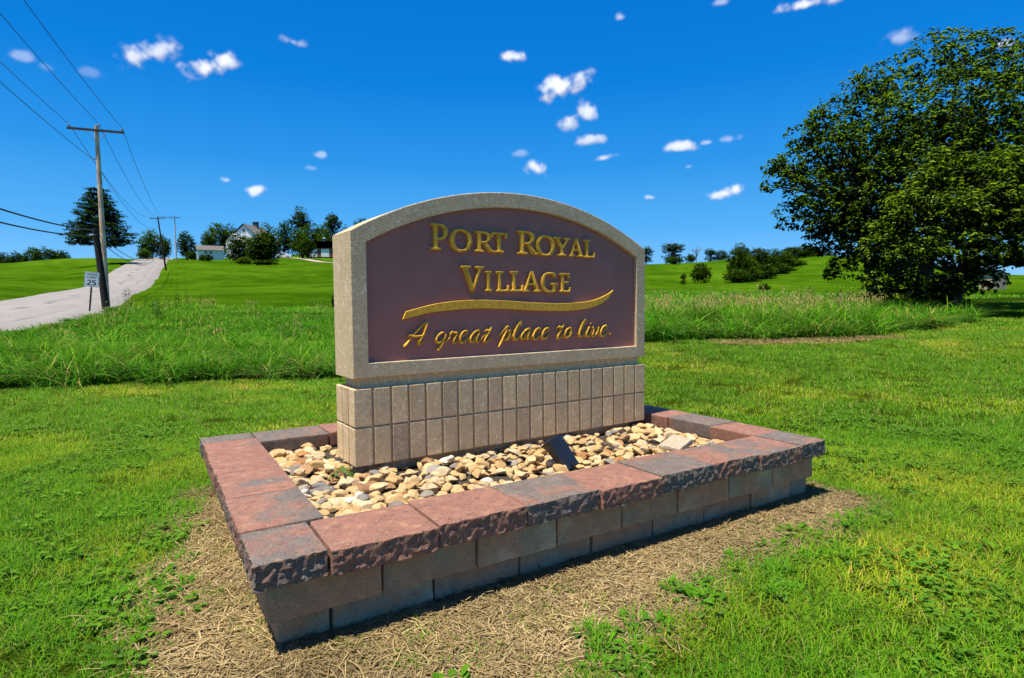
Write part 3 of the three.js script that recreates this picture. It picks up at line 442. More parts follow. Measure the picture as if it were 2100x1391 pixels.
function scatter(name, geos, mat, spots, label, category) {   // one mass of growth: copies of a few tufts
  const by = geos.map(() => []); spots.forEach((s) => by[Math.floor(rnd() * geos.length)].push(s));
  const d = new THREE.Object3D(), c = new THREE.Color();
  by.forEach((list, k) => { if (!list.length) return; const im = new THREE.InstancedMesh(geos[k], mat, list.length); list.forEach((s, i) => { d.position.set(s.x, s.y, s.z); d.rotation.set(s.rx ?? 0, s.turn ?? rnd() * 6.283, s.rz ?? 0); d.scale.set(s.s, s.s * (s.h ?? 1), s.s); d.updateMatrix(); im.setMatrixAt(i, d.matrix); c.setRGB(...(s.c ?? [1, 1, 1])); im.setColorAt(i, c); }); im.userData.kind = 'stuff'; im.frustumCulled = false; top(im, name, label, category); });
}
const lawnMat = leafMat(.38), tallMat = leafMat(.3), dryMat = leafMat(.15);

// mown lawn
{
  const tuft = (n, R, h0, h1, w, f) => { const o = bag(); for (let i = 0; i < n; i++) { const r = R * Math.sqrt(rnd()), t = rnd() * 6.283, c = f(); blade(o, r * Math.cos(t), -.012, r * Math.sin(t), rr(h0, h1), w * rr(.7, 1.25), rnd() * 6.283, rr(.2, 1.25), c, 3, .6); } return bagGeo(o); };
  const near = [0, 1, 2, 3, 4].map(() => tuft(62, .085, .025, .085, .0023, GREEN)), mids = [0, 1, 2, 3].map(() => tuft(70, .15, .03, .075, .0034, GREEN)), fars = [0, 1, 2].map(() => tuft(60, .30, .035, .08, .0065, GREEN));
  // clover and small broad leaves
  const clover = [0, 1, 2].map(() => { const o = bag(); for (let i = 0; i < 16; i++) { const r = .09 * Math.sqrt(rnd()), t = rnd() * 6.283, x = r * Math.cos(t), z = r * Math.sin(t), y = rr(.02, .05), c = mix3([.08, .215, .008], [.15, .31, .014], rnd()), d0 = rnd() * 6.28; for (let k = 0; k < 3; k++) leaf(o, x, y, z, rr(.012, .019), rr(.006, .009), d0 + k * 2.094, rr(-.1, .35), c, .2); blade(o, x, -.01, z, y + .012, .0009, 0, .05, c, 1); } return bagGeo(o); });
  const broad = [0, 1, 2].map(() => { const o = bag(); for (let i = 0; i < 14; i++) { const r = .07 * Math.sqrt(rnd()), t = rnd() * 6.283, c = mix3([.06, .18, .007], [.13, .29, .012], rnd()); leaf(o, r * Math.cos(t), rr(0, .02), r * Math.sin(t), rr(.03, .065), rr(.007, .014), t + rr(-.7, .7), rr(.25, 1.0), c, .45); } return bagGeo(o); });
  const sN = [], sM = [], sF = [], sC = [], sB = [];
  const tint = (x, z) => { const p = patchy(x, z), y = sstep(p + .35 * streak(x, z), -.05, .42), g = fbm(x * .8, z * .8, 7, 2), dry = sstep(fbm(x * .55 + 9, z * .55, 6, 3), .12, .42); return mul3(mix3(mix3([.62, .86, .60], [1.28, 1.16, .95], y), [1.75, 1.25, 1.5], dry * .8), .95 + .35 * g); };
  const area = (x0, x1, z0, z1, per, fn) => { const n = Math.round((x1 - x0) * (z1 - z0) * per); for (let i = 0; i < n; i++) fn(rr(x0, x1), rr(z0, z1)); };
  const inView = (x, z, m = 1.12) => -z > .8 && Math.abs(x) < (-z + .9) * .87 * m + .4;
  area(-6, 6, -6.2, -1.0, 190, (x, z) => { const o = outside(x, z); if (o < .015 || !inView(x, z)) return; const w = worn(x, z); if (rnd() < w * .92) return; sN.push({ x, y: T(x, z), z, s: rr(.75, 1.2), h: rr(.7, 1.2) * (w > .1 ? .8 : 1), c: tint(x, z) }); });
  area(-13, 13, -13.5, -6.0, 62, (x, z) => { if (!inView(x, z) || past(x, z) > .1) return; const th = x > 4 && x < 9.2 && past(x, z) > -.5; if (th && rnd() < .4) return; sM.push({ x, y: T(x, z), z, s: rr(.8, 1.25), h: rr(.75, 1.15), c: tint(x, z) }); });
  area(6, 52, -60, -9, 12, (x, z) => { if (!inView(x, z) || past(x, z) > .1 || -z < 13.4 && x < 13) return; sF.push({ x, y: T(x, z), z, s: rr(.85, 1.3), h: rr(.8, 1.2), c: tint(x * .8, z * .8) }); });
  area(-6, 6, -7, -1.2, 90, (x, z) => { if (outside(x, z) < .03 || !inView(x, z)) return; const w = worn(x, z), q = fbm(x * .9 + 4, z * .9, 12, 3); if (w > .5 && rnd() < .93) return; if (rnd() < .55 * sstep(q, -.1, .4)) sC.push({ x, y: T(x, z), z, s: rr(.8, 1.4), c: mul3([1, 1, 1], rr(.8, 1.15)) }); });
  area(-5, 5, -6, -1.2, 70, (x, z) => { if (outside(x, z) < .03 || !inView(x, z)) return; const w = worn(x, z), rim = w > .02 && w < .8, q = fbm(x * 1.3 + 8, z * 1.3, 21, 2); if (w > .9) return; if (rnd() < (rim ? .75 : sstep(q, .05, .35) * .4)) sB.push({ x, y: T(x, z), z, s: rr(.8, 1.5), c: mul3([1, 1, 1], rr(.8, 1.15)) }); });
  scatter('lawn_grass', near, lawnMat, sN, 'short mown grass of the lawn around the planter', 'grass');
  scatter('lawn_grass', mids, lawnMat, sM, 'short mown grass of the lawn up to the long grass', 'grass');
  scatter('lawn_grass', fars, lawnMat, sF, 'short mown grass of the lawn below the big tree', 'grass');
  scatter('clover_grass', clover, lawnMat, sC, 'clover growing through the mown lawn', 'clover');
  scatter('lawn_weeds', broad, lawnMat, sB, 'small broad weeds along the edge of the worn ground', 'weeds');
}
// dead straw on the worn ground
{
  const mat = (n, R) => { const o = bag(); for (let i = 0; i < n; i++) { const r = R * Math.sqrt(rnd()), t = rnd() * 6.283, dir = rnd() * 6.283, L = rr(.03, .14), w = rr(.0011, .0027), c = mul3(mix3([.38, .27, .11], [.60, .47, .25], rnd()), rr(.45, 1.1)), bend = rr(-1.6, 1.6), b0 = o.pos.length / 3; let x = r * Math.cos(t), z = r * Math.sin(t), d = dir; const y0 = rr(.001, .014), sl = rr(-.12, .16);
      for (let k = 0; k <= 4; k++) { const sx = -Math.sin(d) * w, sz = Math.cos(d) * w, y = y0 + sl * L * k / 4 + .006 * Math.sin(k * 1.4 + t); o.pos.push(x - sx, y, z - sz, x + sx, y, z + sz); o.nor.push(0, 1, 0, 0, 1, 0); o.clr.push(...c, ...c); if (k < 4) { const a = b0 + k * 2; o.idx.push(a, a + 1, a + 2, a + 1, a + 3, a + 2); } x += Math.cos(d) * L / 4; z += Math.sin(d) * L / 4; d += bend / 4; } } return bagGeo(o); };
  const geos = [0, 1, 2, 3].map(() => mat(95, .13)), spots = [];
  for (let i = 0; i < 9000; i++) { const x = rr(-3.2, 4.2), z = rr(-6, -1.1); const d = outside(x, z); if (d < -.02 || d > 1.6 || rnd() > worn(x, z) * (.35 + .9 * sstep(fbm(x * 2.4, z * 2.4, 6, 3), -.3, .25))) continue; spots.push({ x, y: T(x, z) + rr(0, .004), z, s: rr(.8, 1.25), c: mul3(mix3([1, 1, 1], [.78, .74, .66], rnd()), .88 + .8 * fbm(x * 2, z * 2, 3, 2)) }); }
  for (let i = 0; i < 260; i++) { const x = rr(4.2, 9.2), z = rr(-12.6, -11.6), p = past(x, z); if (p < -.55 || p > .15) continue; spots.push({ x, y: T(x, z), z, s: rr(1.2, 2), c: [.95, .9, .8] }); }
  scatter('dead_grass', geos, dryMat, spots, 'dry straw-coloured dead grass lying along the planter wall', 'grass');
}
// single weeds that stand out at the edge of the worn ground
function weedPlant(label, x, z, n, L0, L1, W0, W1, group) {
  const t = thing('weed_plant', label, 'weed', [x, T(x, z), z], 0, group), o = bag(), o2 = bag();
  for (let i = 0; i < n; i++) { const a = rnd() * 6.283, c = mix3([.05, .18, .007], [.12, .31, .014], rnd()); leaf(o, .02 * Math.cos(a), .004, .02 * Math.sin(a), rr(L0, L1), rr(W0, W1), a, rr(.2, 1.05), c, rr(.3, .7)); }
  for (let i = 0; i < n; i++) { const a = rnd() * 6.283; blade(o2, .03 * Math.cos(a), 0, .03 * Math.sin(a), rr(L0, L1) * 1.1, .0028, rnd() * 6.28, rr(.3, 1.1), mix3([.09, .25, .008], [.15, .34, .014], rnd()), 4); }
  part(t, 'foliage', bagGeo(o), lawnMat); part(t, 'grass_tuft', bagGeo(o2), lawnMat, 'stuff'); return t;
}
{
  const gp = (px, py) => { let d = 3; for (let k = 0; k < 20; k++) { const v = new THREE.Vector3((px - 1050) / FOC, -(py - 695.5) / FOC, -1).applyQuaternion(camera.quaternion); d = (EYE - T(v.x * d, v.z * d)) / -v.y; if (k === 19) return [v.x * d, v.z * d]; } };
  const W = [[250, 1235, 26, .07, .14, .010, .018, 'leafy weed with long upright leaves in a grass tuft on the lawn'], [385, 1205, 16, .07, .13, .016, .024, 'broad-leaved weed sprawling onto the straw beside the planter corner'], [1230, 1335, 30, .05, .10, .012, .02, 'bushy green weed at the bottom of the straw before the wall'], [1440, 1195, 26, .05, .09, .012, .02, 'bushy green weed on the straw opposite the middle of the wall'], [1590, 1180, 26, .05, .09, .012, .02, 'bushy green weed growing between the straw and the clover lawn'], [1725, 1135, 20, .05, .09, .010, .018, 'leafy weed standing just beyond the end corner of the planter']];
  const more = (x0, x1, y0, y1, k, lab) => { for (let i = 0; i < k; i++) W.push([rr(x0, x1), rr(y0, y1), 22, .045, .105, .010, .019, lab, lab.replace('weed', 'weeds')]); };
  more(150, 330, 1140, 1290, 9, 'dark green weed in the leafy clump on the lawn beside the planter corner'); more(1150, 1390, 1270, 1385, 11, 'dark green weed in the leafy clump at the bottom of the straw'); more(1370, 1700, 1150, 1235, 13, 'dark green weed in the leafy band along the front straw'); more(1690, 1790, 1060, 1160, 5, 'dark green weed in the leafy fringe past the planter end');
  for (const [px, py, n, a, b, c, d, lab, grp] of W) { const [x, z] = gp(px, py); weedPlant(lab, x, z, n, a, b, c, d, grp); }
}
// weed in the stones at the sign's corner
{
  const [x, z] = fromP(.70, 1.27), t = thing('stone_bed_weed', 'green weed with long narrow leaves at the corner of the sign base', 'weed', [x, .375, z]);
  for (let i = 0; i < 9; i++) { const o = bag(), a = 2.2 + i * .75; leaf(o, 0, 0, 0, rr(.09, .16), rr(.009, .014), a, rr(.25, .9), mix3([.06, .15, .02], [.12, .24, .04], rnd()), rr(.5, .9)); part(t, 'leaf', bagGeo(o), lawnMat); }
}
// long unmown grass beyond the lawn
{
  const TALL = () => { const t = rnd(); return t < .72 ? mix3([.040, .165, .003], [.085, .265, .006], rnd()) : t < .93 ? mix3([.12, .30, .012], [.19, .37, .02], rnd()) : [.34, .32, .08]; };
  const clump = (n, R, h0, h1, w, l0, l1) => { const o = bag(); for (let i = 0; i < n; i++) { const r = R * Math.sqrt(rnd()), t = rnd() * 6.283; blade(o, r * Math.cos(t), -.03, r * Math.sin(t), rr(h0, h1), w * rr(.7, 1.3), rnd() * 6.283, rr(l0, l1), TALL(), 5, .45, rr(0, .12)); } return bagGeo(o); };
  const big = [0, 1, 2, 3, 4].map(() => clump(40, .20, .34, .86, .0085, .4, 1.45)), mid = [0, 1, 2].map(() => clump(44, .36, .28, .66, .012, .3, 1.1)), far = [0, 1, 2].map(() => clump(40, .8, .22, .5, .022, .3, .9));
  const seedHeads = [0, 1, 2].map(() => { const o = bag(); for (let i = 0; i < 16; i++) { const r = .35 * Math.sqrt(rnd()), t = rnd() * 6.283, x = r * Math.cos(t), z = r * Math.sin(t), h = rr(.5, .95), c = mix3([.34, .27, .11], [.25, .26, .08], rnd()), dir = rnd() * 6.28, ln = rr(.1, .35); blade(o, x, 0, z, h, .0035, dir, ln, c, 4); for (let k = 0; k < 4; k++) blade(o, x + Math.cos(dir) * h * ln, h * (1 - .38 * ln) - .06 + k * .015, z + Math.sin(dir) * h * ln, .09, .006, dir + k * 1.6, .35, mul3([.42, .33, .17], rr(.8, 1.2)), 2); } return bagGeo(o); });
  const sA = [], sB = [], sC = [], sS = [];
  const tint = (x, z) => mul3(mix3([.82, .95, .75], [1.15, 1.08, .95], clamp(.5 + 1.3 * fbm(x * .16, z * .16, 3, 3), 0, 1)), .95 + .3 * fbm(x * .7, z * .7, 5, 2));
  const offRoad = (x, z, m) => x > -10 || roadAt(x, z)[0] > ROADW + m;
  const inV = (x, z) => Math.abs(x) < (-z) * .87 * 1.12 + 1;
  const add = (list, x0, x1, z0, z1, per, ok) => { const n = Math.round((x1 - x0) * (z1 - z0) * per); for (let i = 0; i < n; i++) { const x = rr(x0, x1), z = rr(z0, z1); if (!inV(x, z)) continue; const P = past(x, z); if (P < .02 || !ok(x, z, P, -z)) continue; if (!offRoad(x, z, list === sA ? .5 : list === sB ? .8 : 1.6)) continue; const q = roadAt(x, z)[0]; list.push({ x, y: T(x, z), z, s: rr(.8, 1.2), h: rr(.75, 1.15) * (.84 + .7 * fbm(x * .55, z * .55, 2, 2)) * (x < -10 && q < 5 ? .5 : 1) * (list === sB ? .78 : 1) * (P < .5 ? .9 : 1), rx: rr(-.12, .12), rz: rr(-.12, .12), c: tint(x, z) }); } };
  const rightLow = (x, d) => x > 3 ? sstep(d, 15, 21) : 0;
  add(sA, -19, 22, -24, -8, 13, (x, z, P, d) => P < 5.5 && rnd() < (P < .35 ? .45 + .9 * sstep(n3(x * 1.7, 4, z), -.2, .3) : .8) && (x < 15 || P < 3));
  add(sB, -32, 26, -36, -10, 5.5, (x, z, P, d) => P > 3.5 && rnd() > sstep(d, x < 3 ? 29 : 24, x < 3 ? 37 : 30));
  add(sC, -62, 34, -74, -28, 1.15, (x, z, P, d) => P > 6 && d > 30 && (x < -6 ? d < 36 : true) && rnd() < (x > 3 ? .9 : .5));
  add(sS, 4, 22, -27, -15, 1.6, (x, z, P, d) => P > 2.6 && rnd() < .35 + sstep(fbm(x * .3, z * .3, 8, 2), -.1, .3)); add(sS, -24, -2, -36, -14, .12, () => rnd() < .6);
  scatter('long_grass', big, tallMat, sA, 'long arching grass along the edge of the mown lawn', 'grass');
  scatter('long_grass', mid, tallMat, sB, 'long unmown grass behind the first arching clumps', 'grass');
  scatter('long_grass', far, tallMat, sC, 'rough grass across the lower hillside', 'grass');
  scatter('seeding_grass', seedHeads, dryMat, sS, 'straw-coloured seed heads above the long grass', 'grass');
}
// ---------------------------------------------------------------- trees
const barkTex = colorTex(512, (i) => { const y = Math.floor(i / 512), x = i % 512, j = ((y >> 1) * N1 + x * 2); return mul3([.080, .057, .038], .5 + .9 * mid[j]); }, 1.2);
const bark = M({ map: barkTex, roughness: 1 });
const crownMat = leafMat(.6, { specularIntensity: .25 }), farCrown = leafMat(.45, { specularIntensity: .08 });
function limb(a, b, r0, r1, bow = .15, seg = 6, rad = 7) {
  const L = a.distanceTo(b), m = a.clone().lerp(b, .5).add(new THREE.Vector3(rr(-1, 1), rr(-.2, 1), rr(-1, 1)).multiplyScalar(bow * L)), c = new THREE.QuadraticBezierCurve3(a, m, b), g = new THREE.TubeGeometry(c, seg, 1, rad, false), p = g.attributes.position, v = new THREE.Vector3(), q = new THREE.Vector3();
  for (let i = 0; i <= seg; i++) { c.getPointAt(i / seg, q); const r = lerp(r0, r1, i / seg); for (let k = 0; k <= rad; k++) { const j = i * (rad + 1) + k; v.fromBufferAttribute(p, j).sub(q).setLength(r * (1 + .12 * n3(k * 1.7, i * .9, L))).add(q); p.setXYZ(j, v.x, v.y, v.z); } }
  g.computeVertexNormals(); return g;
}
// leaves spread through clumps; every leaf a folded face of its own
function leavesIn(clumps, n, size, colA, colB, { shell = .45, narrow = .5, soft = .5, twig = 1.0 } = {}) {
  const o = bag(), tot = clumps.reduce((s, c) => s + c.r * c.r, 0), v = new THREE.Vector3(), ax = new THREE.Vector3(), bx = new THREE.Vector3(), nn = new THREE.Vector3(), P = new THREE.Vector3();
  for (const c of clumps) {
    const m = Math.round(n * c.r * c.r / tot), tone = rr(.0, 1), sq = c.sq ?? .8, S = new THREE.Vector3();
    for (let i = 0; i < m; i++) {
      if (i % 8 === 0) { do S.set(rr(-1, 1), rr(-1, 1), rr(-1, 1)); while (S.lengthSq() > 1); const l = S.length() || 1; S.multiplyScalar(lerp(1, Math.pow(l, shell) / l, .8)); }   // eight leaves to a twig
      v.copy(S).add(P.set(rr(-1, 1), rr(-.6, .6), rr(-1, 1)).multiplyScalar(size * twig / c.r));
      const lump = 1 + .28 * n3(v.x * 2.3 + c.x, v.y * 2.3 + c.y, v.z * 2.3 + c.z);
      P.set(c.x + v.x * c.r * lump, c.y + v.y * c.r * sq * lump, c.z + v.z * c.r * lump);
      nn.set(rr(-.8, .8), rr(.35, 1.3), rr(-.8, .8)).addScaledVector(v, .4).normalize(); ax.set(rr(-1, 1), rr(-.9, .3), rr(-1, 1)).addScaledVector(v, .6); ax.addScaledVector(nn, -ax.dot(nn)).normalize(); bx.crossVectors(nn, ax);
      const s = size * rr(.65, 1.3), w = s * narrow * .5, b0 = o.pos.length / 3, cl = mul3(mix3(colA, colB, clamp(.55 * tone + .45 * rnd(), 0, 1)), rr(.8, 1.2));
      const N2 = nn.clone().addScaledVector(v, soft).normalize();
      const push = (al, ac, up) => { o.pos.push(P.x + ax.x * al + bx.x * ac + nn.x * up, P.y + ax.y * al + bx.y * ac + nn.y * up, P.z + ax.z * al + bx.z * ac + nn.z * up); };
      push(-s * .5, 0, 0); push(0, w, s * .10); push(s * .55, 0, -s * .08); push(0, -w, s * .10);
      for (const k of [0, 1, 0, -1]) { const q = N2.clone().addScaledVector(bx, -.3 * k).normalize(); o.nor.push(q.x, q.y, q.z); o.clr.push(...cl); }
      o.idx.push(b0, b0 + 1, b0 + 2, b0, b0 + 2, b0 + 3);
    }
  }
  return bagGeo(o);
}
const V3 = (x, y, z) => new THREE.Vector3(x, y, z);
function blobClumps(n, rx, ry, rz, cy, r0, r1, low = -.6) { const a = []; for (let i = 0; i < n; i++) { const u = lerp(low, 1, (i + .5) / n), t = i * 2.39996 + rr(-.4, .4), q = Math.sqrt(Math.max(0, 1 - u * u)), k = rr(.6, .92); a.push({ x: q * Math.cos(t) * rx * k, y: cy + u * ry * k, z: q * Math.sin(t) * rz * k, r: rr(r0, r1) }); } a.push({ x: 0, y: cy, z: 0, r: Math.min(rx, ry) * .6 }); return a; }
function treeOf(clumps, trunkH, tr, n, size, cA, cB, opt = {}) {   // geometries of one kind of tree
  const limbs = [limb(V3(0, -.4, 0), V3(rr(-.15, .15), trunkH, rr(-.15, .15)), tr, tr * .55, .04, 5, 8)];
  clumps.forEach((c, i) => { if (i % (opt.every ?? 2) === 0) limbs.push(limb(V3(0, trunkH * rr(.6, .98), 0), V3(c.x * .85, c.y - c.r * .1, c.z * .85), tr * .38, tr * .1, .1, 4, 5)); });
  return { trunk: merge(limbs), crown: leavesIn(clumps, n, size, cA, cB, opt) };
}
const kinds = {};
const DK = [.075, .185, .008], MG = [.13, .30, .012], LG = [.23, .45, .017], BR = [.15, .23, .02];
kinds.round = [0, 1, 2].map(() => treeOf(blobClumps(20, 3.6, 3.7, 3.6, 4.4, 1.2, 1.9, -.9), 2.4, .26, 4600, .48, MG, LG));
kinds.dark = [0, 1].map(() => treeOf(blobClumps(20, 3.6, 3.8, 3.6, 4.4, 1.2, 1.9, -.9), 2.4, .28, 4600, .48, DK, MG));
kinds.tall = [0, 1].map(() => treeOf([...blobClumps(12, 2.6, 3.0, 2.6, 7.4, .9, 1.5), ...blobClumps(9, 2.3, 2.2, 2.3, 3.4, .8, 1.2, -.8)], 6.0, .26, 3000, .5, DK, BR, { every: 1 }));
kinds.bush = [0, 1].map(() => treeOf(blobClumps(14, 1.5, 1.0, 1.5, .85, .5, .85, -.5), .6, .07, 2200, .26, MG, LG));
kinds.darkbush = [0].map(() => treeOf(blobClumps(14, 1.5, 1.0, 1.5, .85, .5, .85, -.5), .6, .07, 2200, .26, DK, MG));
const row = (px, d, off = 0) => [(px - 1050) / FOC * d, -d];
function plant(name, kind, px, d, h, w, label, category, group, sink = 0, k = 0) {   // full height h and width w in metres
  const [x, z] = row(px, d), src = kinds[kind][k % kinds[kind].length]; src.trunk.computeBoundingBox(); src.crown.computeBoundingBox();
  const b = src.crown.boundingBox, H = b.max.y, Wd = Math.max(b.max.x - b.min.x, b.max.z - b.min.z), t = thing(name, label, category, [x, T(x, z) - sink, z], rnd() * 6.28, group);
  t.scale.set(w / Wd, (h + sink) / H, w / Wd); part(t, 'trunk', src.trunk, bark); part(t, 'crown', src.crown, farCrown, 'stuff'); return t;
}
const yAt = (px, d) => { const [x, z] = row(px, d); return T(x, z); };
const hTo = (px, d, py) => { const H = 628 - .0083 * (px - 1050); return EYE + (H - py) / FOC * d - yAt(px, d); };   // how tall a thing at that place must be to reach that sight line
const tree = (kind, px, d, py, wpx, label, group, k = 0, sink = .2, name = 'tree', cat = 'tree') => plant(name, kind, px, d, Math.max(1, hTo(px, d, py)), wpx / FOC * d, label, cat, group, sink, k);

// the great tree by the lawn: dark, many-limbed, with a brighter young tree before it
{
  const d = 25, [x, z] = row(1868, d), y = T(x, z), t = thing('shade_tree', 'great spreading dark green tree with leaning trunks at the lawn edge', 'tree', [x, y, z]);
  const cl = [], add = (px, py, dd, r) => cl.push({ x: (px - 1868) / FOC * d, y: EYE + (622 - py) / FOC * d - y, z: dd, r, sq: .85 });
  // crown outline: irregular lobes, more of them out of frame
  for (const [px, py, dd, r] of [[1960, 130, 0, 1.2], [1880, 150, .6, 1.35], [1810, 175, -.6, 1.1], [1760, 205, .4, 1.15], [2040, 150, .5, 1.3], [2110, 190, -.3, 1.4], [2190, 240, .2, 1.5], [1715, 250, -.4, 1.15], [1690, 310, .5, 1.2], [1640, 335, -.5, .95], [1612, 365, .2, .7], [1585, 345, .1, .5], [1655, 400, .6, 1.1], [1628, 440, -.4, .75], [1700, 440, 1, 1.25], [1690, 490, -.2, .8], [1745, 500, .8, 1.1], [1735, 545, -.5, .6], [1790, 520, 1, 1.1],
    [1640, 285, 0, .7], [1672, 255, .3, .55], [1780, 290, 2, 1.6], [1860, 260, 2.4, 1.7], [1950, 250, 2.6, 1.8], [2050, 280, 2.3, 1.8], [2150, 330, 2, 1.8], [1780, 390, 2.4, 1.6], [1870, 360, 3, 1.8], [1980, 380, 3, 1.8], [2100, 420, 2.4, 1.7], [2240, 400, 0, 1.7], [2270, 330, 0, 1.4], [2230, 480, 1, 1.5], [2170, 530, 1, 1.1], [2090, 545, 1.6, .9], [2050, 500, 2, 1.3], [1780, 300, -2.6, 1.7], [1880, 250, -2.8, 1.9], [2000, 260, -2.8, 1.9], [2120, 320, -2.6, 1.9], [1760, 410, -2.6, 1.6], [1870, 400, -3.2, 1.8], [2000, 420, -3, 1.8], [2130, 450, -2.6, 1.6], [1900, 460, 2.4, 1.5], [1840, 470, .5, 1.4], [1990, 520, -2, 1.3], [1900, 510, -2, 1.2], [2010, 100, .4, .45], [1985, 95, .2, .3], [2055, 110, .2, .35], [1570, 385, .3, .4], [1600, 330, -.3, .35], [1720, 400, 0, 1.4], [1730, 470, .2, 1.1], [1770, 450, -.5, 1.3], [1800, 400, 0, 1.6], [1760, 340, 0, 1.6], [1830, 330, 0, 1.9], [1920, 320, 0, 2], [2020, 340, 0, 2], [2120, 380, 0, 1.9], [1715, 530, .4, .55], [1665, 470, .3, .55], [1760, 570, .6, .5], [1700, 560, .2, .35]]) add(px, py, dd, r);
  const limbs = [], tips = cl.filter((c, i) => i % 2 === 0 || c.x < -4);
  const stems = [[-1.35, 0, -.2, -2.2, 3.6, .3, .26], [-.35, 0, .3, -.6, 4.2, .5, .30], [.25, 0, 0, 1.0, 4.6, -.2, .34], [.95, 0, .4, 2.6, 4.0, .6, .24], [-.1, 0, -.5, -.4, 4.8, -1, .25]];
  const heads = stems.map(([a, b, c, e, f, g, r]) => { const m = limb(V3(a, -.5, c), V3(e, f, g), r, r * .6, .05, 7, 9); part(t, 'trunk', m, bark); return V3(e, f, g); });
  for (const c of tips) { const e = V3(c.x, c.y, c.z), h = heads.reduce((p, q) => (q.distanceTo(e) < p.distanceTo(e) ? q : p)); limbs.push(limb(h, e, .11, .022, .12, 6, 5)); for (let k = 0; k < 3; k++) limbs.push(limb(e.clone().lerp(h, .25), e.clone().add(V3(rr(-1, 1), rr(-.6, .8), rr(-1, 1)).multiplyScalar(c.r)), .025, .007, .1, 4, 4)); }
  part(t, 'branches', merge(limbs), bark, 'stuff');
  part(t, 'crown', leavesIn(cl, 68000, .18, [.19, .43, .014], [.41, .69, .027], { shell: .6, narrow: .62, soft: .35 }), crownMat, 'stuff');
}
{
  const d = 19.5, [x, z] = row(1965, d), y = T(x, z), t = thing('young_tree', 'bright green young tree growing in front of the great dark tree', 'tree', [x, y, z]), cl = [];
  for (const [px, py, dd, r] of [[1935, 345, 0, .75], [1890, 385, .3, .7], [1985, 370, .5, .85], [2040, 345, .2, .75], [2090, 380, 0, .9], [1850, 430, .4, .75], [1815, 470, .1, .62], [1905, 440, 1, .85], [1970, 440, 1.2, .95], [2040, 440, 1, .9], [2110, 460, .4, .9], [2160, 420, 0, .9], [1800, 525, .3, .55], [1850, 510, .9, .7], [1915, 520, 1.2, .75], [1985, 520, 1.1, .7], [1790, 575, .3, .4], [1830, 575, .6, .5], [1890, 580, .9, .5], [1860, 595, .7, .4], [1930, 590, .9, .45], [1810, 598, .4, .35], [1975, 575, .8, .5], [2060, 520, .6, .7], [2130, 530, .3, .7], [1940, 400, -.9, .9], [2050, 420, -1, 1], [1880, 480, -.8, .8], [2190, 500, 0, .8], [1780, 500, .2, .4]]) cl.push({ x: (px - 1965) / FOC * d, y: EYE + (621 - py) / FOC * d - y, z: dd, r });
  const limbs = cl.map((c, i) => limb(V3(.1, 1.2, 0), V3(c.x, c.y, c.z), .05, .012, .12, 5, 5));
  part(t, 'trunk', limb(V3(-.05, -.4, 0), V3(.12, 2.2, .1), .13, .08, .04, 6, 8), bark); part(t, 'branches', merge(limbs), bark, 'stuff');
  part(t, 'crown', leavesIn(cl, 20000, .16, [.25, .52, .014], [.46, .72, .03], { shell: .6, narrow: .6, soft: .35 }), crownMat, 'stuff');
}
tree('darkbush', 1925, 21.5, 598, 120, 'low dark bush under the great tree beside the lawn', undefined, 0, .1, 'shrub', 'shrub');
tree('darkbush', 1820, 23, 596, 90, 'low dark bush around the foot of the leaning trunks', undefined, 0, .1, 'shrub', 'shrub');

// spreading pine beside the road
{
  const d = 122, [x, z] = row(213, d), h = hTo(213, d, 389), t = thing('pine_tree', 'dark spreading pine standing behind the utility pole', 'tree', [x, T(x, z), z]), cl = [], limbs = [limb(V3(0, -.5, 0), V3(.2, h * .95, 0), .36, .06, .02, 8, 8)];
  for (let i = 0; i < 15; i++) { const f = i / 14, y = lerp(h * .28, h * .97, f), R = lerp(6.9, 1.5, Math.pow(f, 1.15)) * (i === 0 ? .8 : 1), n = Math.round(lerp(11, 4, f)); for (let k = 0; k < n; k++) { const a = k / n * 6.283 + i * 1.1 + rr(-.25, .25), q = R * rr(.72, 1.08); for (const s of [.5, .78, 1]) cl.push({ x: Math.cos(a) * q * s, y: y - q * .03 + s * .15 + rr(-.2, .2), z: Math.sin(a) * q * s, r: lerp(1.05, .62, s) * (f > .85 ? .8 : 1), sq: .42 }); limbs.push(limb(V3(0, y - .3, 0), V3(Math.cos(a) * q * .9, y, Math.sin(a) * q * .9), .07, .02, .05, 4, 4)); } }
  part(t, 'trunk', limbs[0], bark); part(t, 'branches', merge(limbs.slice(1)), bark, 'stuff'); part(t, 'crown', leavesIn(cl, 18000, .48, [.045, .12, .010], [.085, .18, .016], { narrow: .34, shell: .7 }), farCrown, 'stuff');
}
// trees beyond the road crest and round the farmstead
tree('round', 318, 172, 469, 66, 'round bright tree at the crest of the road'); tree('dark', 344, 180, 487, 34, 'small dark tree beside the round one at the road crest');
tree('bush', 302, 166, 508, 34, 'low bright shrub at the foot of the tree on the road crest', undefined, 0, .1, 'shrub', 'shrub');
tree('dark', 389, 184, 474, 46, 'dark tree behind the far utility pole'); tree('darkbush', 398, 176, 512, 30, 'dark shrub at the corner of the white garage', undefined, 0, .1, 'shrub', 'shrub');
tree('round', 452, 200, 456, 66, 'broad tree rising behind the white garage', undefined, 1); tree('round', 482, 206, 459, 44, 'tree between the garage and the white house', undefined, 2); tree('dark', 432, 196, 478, 34, 'lower dark tree over the garage roof');
tree('dark', 500, 150, 476, 74, 'dense dark round tree hiding the white house', undefined, 1, .8); tree('round', 556, 148, 456, 62, 'tall bright-topped tree in front of the white house', undefined, 0, .8); tree('dark', 538, 146, 476, 76, 'dense dark tree between the two that hide the house', undefined, 0, 1.2);
